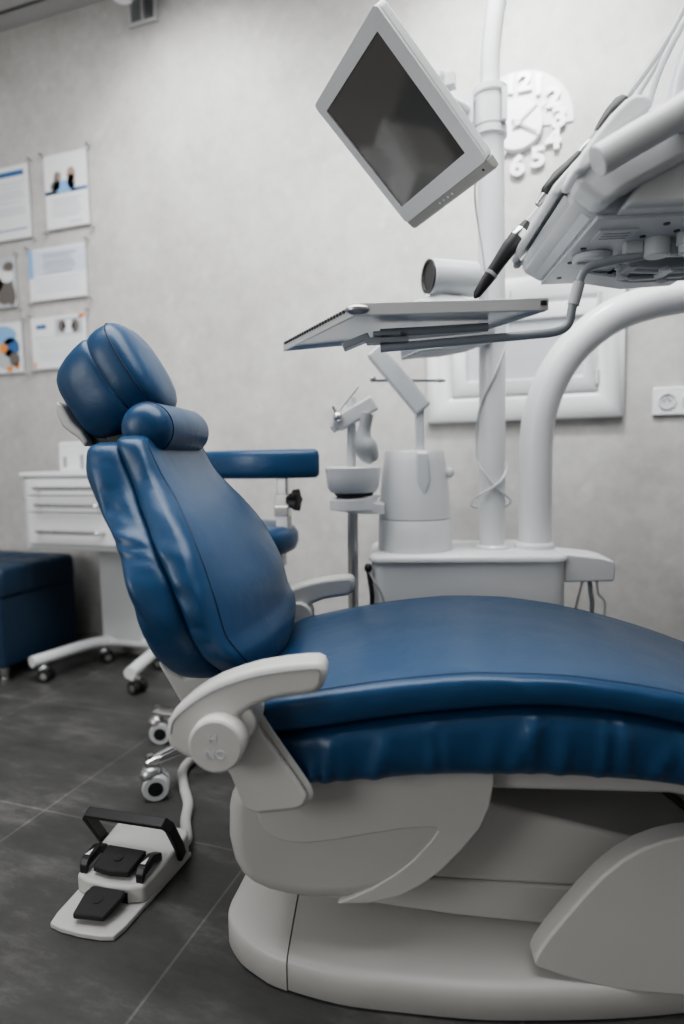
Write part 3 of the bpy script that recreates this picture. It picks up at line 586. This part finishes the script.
# ------------------------------------------------------------------ on the back wall
def poster(label, x0, x1, z0, z1, build, tint=PAPER):
    t = thing('wall_poster', label, 'poster', ((x0+x1)/2, WY, (z0+z1)/2), 'posters on the back wall')
    obj('sheet', M().box(((x0+x1)/2, WY - .012, (z0+z1)/2), (x1-x0, .006, z1-z0)), tint, t)
    w, h = x1-x0, z1-z0
    def patch(a0, b0, a1, b1, m, name='print', d=.0156):
        obj(name, M().box((x0 + w*(a0+a1)/2, WY - d, z0 + h*(b0+b1)/2), (w*(a1-a0), .001, h*(b1-b0))), m, t)
    def blob(a, b, ra, rb, m, name='print', d=.0157):
        o = obj(name, M().lathe([(.001, 0), (1, 0), (1, .0008), (.001, .0008)], (0, 0, 0), (0, -1, 0), 20), m, t)
        for v in o.data.vertices:
            p = v.co + BASES[t.name]; v.co = Vector((x0 + w*a + p.x*w*ra, WY - d + p.y, z0 + h*b + p.z*h*rb)) - BASES[t.name]
    build(patch, blob)
    for a, b in ((x0-.012, z0-.012), (x1+.012, z0-.012), (x0-.012, z1+.012), (x1+.012, z1+.012)):
        obj('standoff_pin', M().lathe([(.003, 0), (.003, .018), (.007, .018), (.007, .022), (.001, .022)], (a, WY, b), (0, -1, 0), 12), STEEL, t)
    return t
def lines(patch, b_list, a0, a1, m=PRINTGREY, hgt=.010):
    for i, b in enumerate(b_list):
        patch(a0 + .02*(i % 3), b, a1 - .05*((i*7) % 4)/2, b + hgt, m, 'text_lines')
def b_people(patch, blob):
    patch(.0, .47, 1, .515, PRINTBLUE); patch(0, .47, .75, .50, PRINTSKY)
    blob(.46, .55, .26, .085, PRINTSKY); blob(.30, .64, .075, .13, PRINTDARK); blob(.24, .57, .10, .07, PRINTDARK); blob(.64, .70, .10, .10, PRINTSKIN); blob(.64, .60, .09, .10, PRINTSKIN); blob(.36, .70, .05, .06, PRINTSKIN, d=.0162)
    lines(patch, (.38, .34, .30, .25, .20, .16), .15, .85); patch(.55, .06, .85, .075, PRINTGREY)
poster('white poster with two people above a blue band, topmost in the right column', -2.078, -1.858, 1.838, 2.138, b_people)
def b_banner(patch, blob):
    patch(0, .86, .90, .93, PRINTBLUE); lines(patch, (.76, .70, .64, .60, .56, .50, .42, .38, .34), .1, .9); patch(.0, .12, .92, .135, PRINTBLUE)
poster('white text poster with a dark blue banner across its top', -2.39, -2.168, 1.825, 2.13, b_banner)
def b_cert(patch, blob):
    patch(0, .45, .08, 1, PRINTSKY); patch(.08, .50, 1, .96, PRINTPALE); lines(patch, (.86, .80, .72, .66, .60, .52), .25, .85, PRINTGREY, .014); lines(patch, (.40, .32, .24, .16), .1, .9, PRINTPALE, .02)
poster('pale blue landscape certificate of faint text in the middle row', -2.192, -1.889, 1.548, 1.765, b_cert)
def b_photo(patch, blob):
    patch(0, 0, 1, 1, PRINTGREY); blob(.80, .35, .18, .30, PRINTDARK); blob(.93, .22, .08, .2, PRINTDARK, d=.016); blob(.86, .62, .12, .12, PAPER, d=.016); blob(.90, .82, .10, .10, PRINTDARK, d=.016); blob(.6, .6, .2, .3, PAPER)
poster('black-and-white photo print at the left picture edge', -2.58, -2.276, 1.538, 1.75, b_photo)
def b_leaf(patch, blob):
    patch(.10, .78, .28, .86, PRINTBLUE, 'logo'); patch(.45, .64, .95, .95, PRINTGREY); blob(.70, .78, .10, .13, PAPER); blob(.58, .80, .07, .12, PRINTDARK); blob(.82, .78, .07, .13, PRINTDARK); patch(.88, .93, 1, 1, PRINTORANGE)
    patch(.05, .60, .95, .612, PRINTGREY); lines(patch, (.50, .44, .38, .30, .24, .18), .12, .92); patch(.02, .02, .06, .14, PRINTORANGE)
poster('white leaflet with a small blue logo and grey photo, lowest in the right column', -2.20, -1.905, 1.255, 1.476, b_leaf)
def b_color(patch, blob):
    blob(.62, .75, .30, .20, PRINTSKY); blob(.80, .50, .16, .2, PRINTBLUE); blob(.70, .28, .2, .2, PRINTGREY); blob(.86, .26, .10, .14, PRINTDARK, d=.016); blob(.66, .50, .08, .1, PRINTORANGE, d=.016); blob(.90, .12, .05, .06, PRINTORANGE, d=.016); blob(.76, .08, .06, .06, PRINTORANGE, d=.0162)
poster('colourful orange and blue print at the left picture edge, below the black-and-white photo', -2.57, -2.26, 1.25, 1.47, b_color)

ck = thing('wall_clock', 'white wall clock of separate raised numerals around a disc behind the pole', 'clock', (-.130, WY, 1.915))
KX, KZ = -.130, 1.915
on_wall = lambda off: (lambda x, y, q: Vector((KX + x, WY - off - q, KZ + y)))
obj('clock_disc', M().lathe([(.001, 0), (.080, 0), (.080, .022), (.077, .025), (.001, .025)], (KX, WY, KZ), (0, -1, 0), 64), CLOCKW, ck)
arc = [(.172*math.sin(math.radians(t)), .172*math.cos(math.radians(t))) for t in range(-32, 97, 3)]
sec = [(0, 0)] + [(.165*math.sin(math.radians(-32)), .165*math.cos(math.radians(-32)))] + arc + [(.10*math.sin(math.radians(96)), .10*math.cos(math.radians(96)))]
mm = M(); mm.prism([(KX + a, KZ + b) for a, b in sec], WY - .006, WY); obj('clock_backing', mm, CLOCKB, ck)
for i in range(1, 13):
    t = math.radians(30*i); cx, cz = .129*math.sin(t), .129*math.cos(t)
    obj('numeral', text_bm(str(i), .084 if i < 10 else .076, .004, lambda x, y, q: Vector((KX + cx + x*1.15, WY - .014 - q, KZ + cz + y)), .0032), CLOCKW, ck)
def hand(name, ang, L, w, m, back=.02):
    t = math.radians(ang); d = Vector((math.sin(t), 0, math.cos(t))); s = Vector((math.cos(t), 0, -math.sin(t))); c = Vector((KX, WY - .034, KZ))
    mm = M(); mm.loft([[c - d*back + s*w, c + d*L + s*w*.5, c + d*L - s*w*.5, c - d*back - s*w], [c - d*back + s*w + V3(0, .003, 0), c + d*L + s*w*.5 + V3(0, .003, 0), c + d*L - s*w*.5 + V3(0, .003, 0), c - d*back - s*w + V3(0, .003, 0)]]); obj(name, mm, m, ck)
hand('hour_hand', 122, .072, .0045, HANDD); hand('minute_hand', 50, .125, .004, HANDL); obj('clock_hub', M().cyl((KX, WY - .02, KZ), (KX, WY - .038, KZ), .010, n=20), HANDL, ck)

ht = thing('wall_hatch', 'white framed service hatch with grey panel on the back wall', 'hatch', (-.113, WY, 1.19))
X0, X1, Z0, Z1 = -.434, .207, .957, 1.43
def ring_frame(x0, x1, z0, z1, w, prof):
    R = lambda k, y: [Vector((x0 + k*w, y, z0 + k*w)), Vector((x1 - k*w, y, z0 + k*w)), Vector((x1 - k*w, y, z1 - k*w)), Vector((x0 + k*w, y, z1 - k*w))]
    return M().loft([R(k, WY - y) for k, y in prof], cap=False)
obj('hatch_frame', ring_frame(X0, X1, Z0, Z1, .088, [(0, 0), (0, .022), (.06, .028), (.5, .034), (.8, .030), (1.0, .014), (1.0, 0)]), HATCH, ht, angle=50)
dr = obj('hatch_door', ring_frame(X0 + .09, X1 - .074, Z0 + .088, Z1 - .09, .052, [(0, 0), (0, .022), (.08, .026), (.92, .026), (1, .018), (1, 0)]), HATCH, ht, angle=50)
obj('door_panel', M().box(((X0+X1)/2 + .008, WY - .008, (Z0+Z1)/2), (X1-X0 - .25, .012, Z1-Z0 - .26)), HATCHP, dr)
for z in (1.09, 1.335): obj('hinge', M().cyl((X1 - .081, WY - .030, z - .022), (X1 - .081, WY - .030, z + .022), .006, n=12), PALE, ht)
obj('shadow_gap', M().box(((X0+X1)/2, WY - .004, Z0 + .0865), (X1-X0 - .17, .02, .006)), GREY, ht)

so = thing('power_socket', 'white double wall socket right of the hatch', 'socket', (.36, WY, 1.002))
obj('socket_plate', M().box((.36, WY - .006, 1.003), (.135, .012, .088)), HATCH, so, bevel=.004)
for x in (.333, .40):
    w = obj('socket_well', M().lathe([(.026, -.001), (.026, .004), (.021, .004), (.0205, .0008), (.001, .0006)], (x, WY - .012, 1.003), (0, -1, 0), 30), PALE, so)
    for dz in (-.0085, .0085): obj('pin_hole', M().cyl((x + dz, WY - .0115, 1.003), (x + dz, WY - .0131, 1.003), .0028, n=10), DARK, w)
    obj('earth_pin', M().cyl((x, WY - .011, 1.013), (x, WY - .016, 1.013), .0025, n=10), STEEL, w)

ve = thing('air_vent', 'grey framed air vent high on the back wall by the ceiling', 'vent', (-1.553, WY, 2.61))
obj('vent_frame', ring_frame(-1.62, -1.487, 2.552, 2.675, .014, [(0, 0), (0, .012), (.2, .015), (.9, .015), (1, .010), (1, 0)]).box((-1.553, WY - .008, 2.613), (.010, .012, .11)), CEIL, ve)
obj('vent_backing', M().box((-1.553, WY - .002, 2.613), (.11, .003, .10)), GAP, ve)
for i in range(9): obj('louvre', M().box((-1.553, WY - .007, 2.572 + .0105*i), (.108, .008, .0035), Matrix.Rotation(.6, 3, 'X')), GREY, ve)

lt = thing('ceiling_spotlight', 'white rounded ceiling spotlight just dipping into the top edge, before the vent', 'lamp', (-1.54, 2.08, CZ))
obj('spotlight_head', M().lathe([(.001, -.142), (.018, -.140), (.034, -.133), (.045, -.120), (.050, -.10), (.047, -.06), (.035, -.035), (.02, -.02), (.02, 0)], (-1.545, 2.08, CZ)), WHITE, lt)
obj('spotlight_sensor', M().sphere((-1.497, 2.07, CZ - .142), .014).cyl((-1.497, 2.07, CZ - .142), (-1.53, 2.08, CZ - .11), .007), GREY, lt)

# ------------------------------------------------------------------ drawer trolley
def caster(parent, x, y, rot=0., r=.026, hood=STEEL, rim=BLACK, hub=STEEL):
    s = Matrix.Rotation(rot, 3, 'Z') @ Vector((0, 1, 0))
    c = obj('caster', M().cyl((x, y, r*2 + .005), (x, y, r*2 + .045), .008).sphere((x, y, r*1.55 + .012), (r*.85, r*.85, r*.72), 20), hood, parent)
    p = Vector((x, y, r)) + s.cross(Vector((0, 0, 1)))*.012
    for q in (-1, 1):
        w = M(); w.lathe([(.001, -.009), (r*.5, -.009), (r*.55, -.011), (r*.92, -.011), (r, -.007), (r, .007), (r*.92, .011), (r*.55, .011), (r*.5, .009), (.001, .009)], p + s.cross(Vector((0, 0, 1))).cross(Vector((0, 0, 1)))*.0 + s*(.016*q), s, 28)
        obj('wheel', w, rim, c)
        obj('wheel_cover', M().lathe([(.001, 0), (r*.55, 0), (r*.55, .002), (.001, .003)], p + s*(.016*q + .010*q), s*q, 20), hub, c)
    return c
cbx = thing('drawer_cabinet', 'white dental trolley cabinet with three drawers on a bent tube base with casters', 'drawer cabinet', (-1.66, 2.0, 0))
CX0, CX1, CY0, CY1, CB, CT = -1.907, -1.43, 1.83, 2.19, .517, .806
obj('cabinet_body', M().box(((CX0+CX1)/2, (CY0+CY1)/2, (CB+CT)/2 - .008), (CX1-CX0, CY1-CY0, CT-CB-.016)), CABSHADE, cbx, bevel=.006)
obj('cabinet_top', M().box(((CX0+CX1)/2, (CY0+CY1)/2 - .004, CT - .006), (CX1-CX0+.012, CY1-CY0+.016, .016)), CABINET, cbx, bevel=.004)
for z0, z1 in ((.723, .780), (.661, .718), (.541, .656)):
    d = obj('drawer', M().box(((CX0+CX1)/2 + .004, CY0 - .006, (z0+z1)/2), (CX1-CX0-.055, .020, z1-z0)), CABINET, cbx, bevel=.003)
    zc = (z0+z1)/2 - .002 if z1 - z0 < .1 else .590
    obj('handle', M().tube(spline([(-1.812, CY0 - .014, zc), (-1.812, CY0 - .036, zc), (-1.80, CY0 - .042, zc), (-1.67, CY0 - .043, zc), (-1.545, CY0 - .042, zc), (-1.533, CY0 - .036, zc), (-1.533, CY0 - .014, zc)], 4), .007, 10), CHROME, d)
obj('side_rail', M().sphere((CX0 - .012, CY0 + .03, .703), .015).tube(spline([(CX0 - .012, CY0 + .03, .703), (CX0 - .022, CY0 + .03, .66), (CX0 - .018, CY0 + .03, .625), (CX0, CY0 + .03, .61)], 5), .004, 8), CHROME, cbx)
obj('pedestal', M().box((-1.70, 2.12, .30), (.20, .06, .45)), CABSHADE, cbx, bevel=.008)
obj('base_tube', M().tube(spline([(-1.885, 1.795, .085), (-1.855, 1.90, .088), (-1.83, 2.0, .09), (-1.80, 2.07, .09), (-1.75, 2.105, .09), (-1.66, 2.11, .09), (-1.57, 2.105, .09), (-1.51, 2.07, .09), (-1.485, 2.0, .09), (-1.46, 1.90, .088), (-1.435, 1.795, .085)], 6), .0225, 18), CABINET, cbx)
for x, y, a in ((-1.870, 1.835, .3), (-1.445, 1.835, -.2), (-1.79, 2.085, .8), (-1.53, 2.085, .4)): caster(cbx, x, y, a, .024)

dsp = thing('dispenser_box', 'small white dispenser box with dark slots on top of the drawer cabinet', 'dispenser', (-1.67, 1.96, .808))
obj('dispenser_shell', M().box((-1.715, 1.96, .864), (.16, .12, .112)), CABINET, dsp, bevel=.006)
for x, h, m in ((-1.765, .040, GREY), (-1.685, .055, GREY)): obj('dispenser_slot', M().box((x, 1.899, .845), (.016, .004, h)), m, dsp, bevel=.001)
obj('dispenser_nozzle', M().tube(spline([(-1.70, 1.96, .918), (-1.70, 1.95, .935), (-1.705, 1.925, .938)], 4), .007, 10), STEEL, dsp)

# ------------------------------------------------------------------ ottoman
ot = thing('ottoman', 'navy leather storage ottoman with a tufted lid on chrome feet at the left', 'ottoman', (-2.29, 1.95, 0))
OX0, OX1, OY0, OY1 = -2.61, -1.975, 1.752, 2.145
obj('ottoman_body', M().box(((OX0+OX1)/2, (OY0+OY1)/2, .200), (OX1-OX0, OY1-OY0, .28)), NAVY, ot, bevel=.014)
rings = []
P0 = rrect(OX0 - .006, OX1 + .006, OY0 - .006, OY1 + .006, .025, 8)
dense = []
for p, q in zip(P0, P0[1:] + P0[:1]):
    L = math.dist(p, q); k = max(1, int(L/.008))
    dense += [(p[0] + (q[0]-p[0])*i/k, p[1] + (q[1]-p[1])*i/k) for i in range(k)]
cx, cy = (OX0+OX1)/2, (OY0+OY1)/2
def pinch(x, y):
    gx = abs(((x - OX0)/(OX1-OX0)*5 + .5) % 1 - .5); gy = abs(((y - OY0)/(OY1-OY0)*3 + .5) % 1 - .5)
    return math.exp(-(gx/.06)**2), math.exp(-(gy/.06)**2)
for z, k in ((.336, .97), (.338, .995), (.345, 1.0), (.37, 1.004), (.40, 1.004), (.425, .998), (.438, .985), (.446, .96)):
    r = []
    for x, y in dense:
        a, b = pinch(x, y); on_y = abs(y - cy) > (OY1-OY0)/2 - .01; w = a if on_y else b; w *= min(1, max(0, (z - .336)/.03))
        r.append((cx + (x-cx)*k*(1 - .012*w), cy + (y-cy)*k*(1 - .02*w), z - .004*w))
    rings.append(r)
for k in (.94, .88, .8, .7, .6, .5, .4, .3, .2, .1, .02):
    r = []
    for x, y in dense:
        X, Y = cx + (x-cx)*k*.96, cy + (y-cy)*k*.96; a, b = pinch(X, Y); r.append((X, Y, .450 - .010*max(a, b)))
    rings.append(r)
obj('ottoman_lid', M().loft(rings), NAVY, ot, angle=180)
for x in (OX0 + .05, OX1 - .055):
    for y in (OY0 + .05, OY1 - .05): obj('leg', M().lathe([(.024, .066), (.014, .01), (.020, .008), (.020, 0)], (x, y, 0)), CHROME, ot)

# ------------------------------------------------------------------ assistant's stool
SX, SY = -.853, 1.505
st = thing('stool', "blue leather assistant's stool with a torso support arm on chrome casters behind the chair", 'stool', (SX, SY, 0))
obj('seat', M().lathe([(.10, .588), (.17, .590), (.188, .600), (.195, .618), (.195, .640), (.186, .656), (.165, .664), (.001, .668)], (SX, SY, 0), n=48), BLUE, st, angle=180)
obj('gas_column', M().cyl((SX, SY, .08), (SX, SY, .36), .026).cyl((SX, SY, .3), (SX, SY, .59), .016), CHROME, st)
for k in range(5):
    t = math.radians(-111.6 + 72*k) ; d = Vector((math.cos(t), math.sin(t), 0)); c = Vector((SX, SY, 0))
    s = Vector((-d.y, d.x, 0))
    lg = M(); lg.loft([[c + d*a + s*(w*math.cos(2*PI*j/16)) + Vector((0, 0, z + h*math.sin(2*PI*j/16))) for j in range(16)] for a, z, w, h in ((.02, .105, .024, .020), (.12, .10, .020, .017), (.24, .093, .017, .014), (.272, .092, .016, .013), (.285, .090, .010, .008))])
    obj('leg', lg, CHROME, st); e = c + d*.271; caster(st, e.x, e.y, (.55, 1.1, .9, .2, .35)[k], .033, STEEL, PALE, BLACK)
arm_c = [(-.945, 1.575), (-.90, 1.535), (-.84, 1.508), (-.77, 1.497), (-.70, 1.505), (-.64, 1.525), (-.600, 1.548)]
rings = []
pl = spline([(a, b, .831) for a, b in arm_c], 8)
for i, p in enumerate(pl):
    t = (pl[min(i+1, len(pl)-1)] - pl[max(i-1, 0)]).normalized(); s = Vector((-t.y, t.x, 0)); e = min(i, len(pl)-1-i); k = .86 if e == 0 else (.96 if e == 1 else 1)
    rings.append([p + s*(.036*k*sup(2*PI*j/28, 4)[0]) + Vector((0, 0, .0385*k*sup(2*PI*j/28, 4)[1])) for j in range(28)])
obj('torso_support', M().loft(rings), BLUE, st, angle=60)
obj('support_post', M().box((-.690, 1.520, .765), (.028, .018, .10)).box((-.690, 1.520, .695), (.038, .026, .11)).box((-.705, 1.52, .60), (.03, .03, .09)), STEEL, st, bevel=.003)
obj('post_band', M().box((-.690, 1.517, .705), (.042, .026, .03)), CHROME, st, bevel=.003)
kn = M()
kn.loft([[Vector((x, 1.505 + r*(1 + .18*math.cos(5*2*PI*j/40))*math.cos(2*PI*j/40), .735 + r*(1 + .18*math.cos(5*2*PI*j/40))*math.sin(2*PI*j/40))) for j in range(40)] for x, r in ((-.672, .010), (-.660, .012), (-.657, .024), (-.640, .026), (-.636, .018))])
obj('clamp_knob', kn, BLACK, st)

# ------------------------------------------------------------------ foot control
fc = thing('foot_control', 'grey dental foot control with black pedals and a black carrying bar on the floor', 'foot control', (-.794, .825, 0))
fa = math.radians(4); fx, fy = Vector((math.cos(fa), math.sin(fa), 0)), Vector((-math.sin(fa), math.cos(fa), 0))
fp = lambda x, y, z: Vector((-.794, .825, 0)) + fx*x + fy*y + Vector((0, 0, z))
def fslab(poly, z0, z1f): 
    mm = M(); mm.loft([[fp(a, b, z0) for a, b in poly], [fp(a, b, z1f(a, b)) for a, b in poly]]); return mm
obj('foot_plate', fslab([(-.068, .004), (-.04, -.002), (0, -.004), (.04, -.002), (.066, .004), (.072, .03), (.085, .25), (-.085, .25), (-.074, .03)], 0, lambda a, b: .011), SHELL, fc, bevel=.003)
hb = [(-.074, .088), (-.045, .078), (0, .074), (.045, .078), (.074, .088), (.082, .14), (.086, .235), (.078, .252), (-.078, .252), (-.086, .235), (-.082, .14)]
obj('pedal_housing', fslab(hb, .010, lambda a, b: .046 + .10*max(0, b - .09)), SHELL, fc, bevel=.007, seg=4)
obj('housing_slot', M().loft([[fp(a, .0765, z) for a, z in ((-.035, .014), (.045, .014), (.045, .034), (-.035, .034))], [fp(a, .09, z) for a, z in ((-.035, .014), (.045, .014), (.045, .034), (-.035, .034))]]), BLACK, fc)
def padl(name, poly, z, th, tilt, m=PEDAL):
    y0 = min(b for a, b in poly)
    mm = M(); mm.loft([[fp(a, b, z + tilt*(b-y0)) for a, b in poly], [fp(a, b, z + th + tilt*(b-y0)) for a, b in poly]]); return obj(name, mm, m, fc, bevel=.004)
p1 = padl('upper_pedal', [(-.040, .092), (0, .087), (.040, .092), (.044, .148), (-.044, .148)], .052, .014, .14)
p2 = padl('lower_pedal', [(-.024, .010), (.038, .016), (.046, .060), (.044, .074), (-.026, .074), (-.032, .058)], .020, .012, .16)
obj('pedal_lever', M().loft([[fp(a, b, .024) for a, b in ((-.012, .06), (.03, .06), (.03, .10), (-.012, .10))], [fp(a, b, .032) for a, b in ((-.012, .06), (.03, .06), (.03, .10), (-.012, .10))]]), STEEL, fc)
for p, (x, y, z) in ((p1, (0, .118, .0715)), (p2, (.004, .045, .0378))): obj('pedal_mark', M().lathe([(.006, -.0005), (.009, -.0005), (.009, .0008), (.006, .0008)], fp(x, y, z), (0, -.15, 1), 20), DARK, p)
for s in (-1, 1):
    b = obj('rocker_switch', M().loft([[fp(s*.062 + a, y, z) for a in (-.009, .009)] + [fp(s*.062 + a, y, z - .018) for a in (.009, -.009)] for y, z in ((.092, .062), (.100, .074), (.135, .078), (.160, .066))]), DARK, fc, bevel=.003)
    obj('rocker_mark', M().loft([[fp(s*.062 + a, y, z) for a, y, z in ((-.005, .106, .0755), (.005, .106, .0755), (.002, .124, .0775))], [fp(s*.062 + a, y, z + .001) for a, y, z in ((-.005, .106, .0755), (.005, .106, .0755), (.002, .124, .0775))]]), CABINET, b)
bar = [(-.088, .205, .03), (-.093, .195, .055), (-.097, .155, .125), (-.090, .15, .134), (.085, .15, .134), (.093, .155, .125), (.090, .195, .055), (.088, .205, .03)]
hm = M()
bp = [Vector(q) for q in bar]
rings = []
for i, q in enumerate(bp):
    t = (bp[min(i+1, 7)] - bp[max(i-1, 0)]).normalized(); wv = Vector((0, .8, .35)); wv = (wv - t*wv.dot(t)).normalized(); ud = t.cross(wv)
    rings.append([fp(*(q + wv*a*.011 + ud*b*.0055)) for a, b in ((-1, -1), (1, -1), (1, 1), (-1, 1))])
obj('carrying_bar', hm.loft(rings), DARK, fc, bevel=.003)
hose = spline([fp(.062, .245, .035), fp(.062, .27, .022), (-.800, 1.17, .014), (-.835, 1.235, .014), (-.890, 1.30, .014), (-.938, 1.37, .014), (-.945, 1.44, .014), (-.90, 1.50, .014), (-.80, 1.49, .014), (-.68, 1.42, .014), (-.60, 1.40, .014)], 8)
obj('foot_hose', M().tube(hose, .0125, 14), SHELL, fc)

# ------------------------------------------------------------------ light, camera
def area(name, loc, rot, size, power, color=(1, 1, 1), spread=180):
    l = bpy.data.lights.new(name, 'AREA'); l.shape = 'RECTANGLE'; l.size, l.size_y = size; l.energy = power; l.color = color; l.spread = math.radians(spread)
    o = bpy.data.objects.new(name, l); C.objects.link(o); o.location = loc; o.rotation_euler = rot; return o
area('ceiling_light_panel', (-.5, .85, 2.66), (0, 0, 0), (2.8, 1.5), 80)
area('window_light', (-2.2, -2.15, 1.6), (math.radians(88), 0, math.radians(-20)), (2.0, 1.5), 60, (1, .99, .975))
def spot(name, loc, tgt, power, ang, blend=.8, r=.06):
    l = bpy.data.lights.new(name, 'SPOT'); l.energy = power; l.spot_size = math.radians(ang); l.spot_blend = blend; l.shadow_soft_size = r
    o = bpy.data.objects.new(name, l); C.objects.link(o); o.location = loc
    o.rotation_euler = (Vector(tgt) - Vector(loc)).to_track_quat('-Z', 'Y').to_euler(); return o
spot('wall_spot', (-1.30, 1.55, 2.6), (-1.30, 2.2, 1.9), 42, 95, 1)
spot('wall_spot', (-.10, 1.45, 2.6), (-.10, 2.2, 1.75), 105, 100, 1)
w = bpy.data.worlds.new('world'); bpy.context.scene.world = w; w.use_nodes = True
w.node_tree.nodes['Background'].inputs[0].default_value = (.8, .85, .9, 1); w.node_tree.nodes['Background'].inputs[1].default_value = .3

cam = bpy.data.cameras.new('camera'); co = bpy.data.objects.new('camera', cam); C.objects.link(co)
yaw, pit, rol = math.radians(19), math.radians(5.2), math.radians(1.05)
fw = Vector((-math.sin(yaw)*math.cos(pit), math.cos(yaw)*math.cos(pit), -math.sin(pit)))
r = Vector((math.cos(yaw), math.sin(yaw), 0)); d = fw.cross(r)
r2 = math.cos(rol)*r + math.sin(rol)*d; d2 = -math.sin(rol)*r + math.cos(rol)*d
co.matrix_world = Matrix(((r2.x, -d2.x, -fw.x, 0), (r2.y, -d2.y, -fw.y, 0), (r2.z, -d2.z, -fw.z, .85), (0, 0, 0, 1)))
cam.sensor_fit = 'VERTICAL'; cam.sensor_height = 36; cam.lens = 620/1024*36; cam.clip_start = .05
cam.dof.use_dof = True; cam.dof.focus_distance = 1.12; cam.dof.aperture_fstop = 1.6
sc = bpy.context.scene; sc.camera = co
sc.view_settings.view_transform = 'AgX'; sc.view_settings.look = 'AgX - Medium High Contrast'; sc.view_settings.exposure = 0
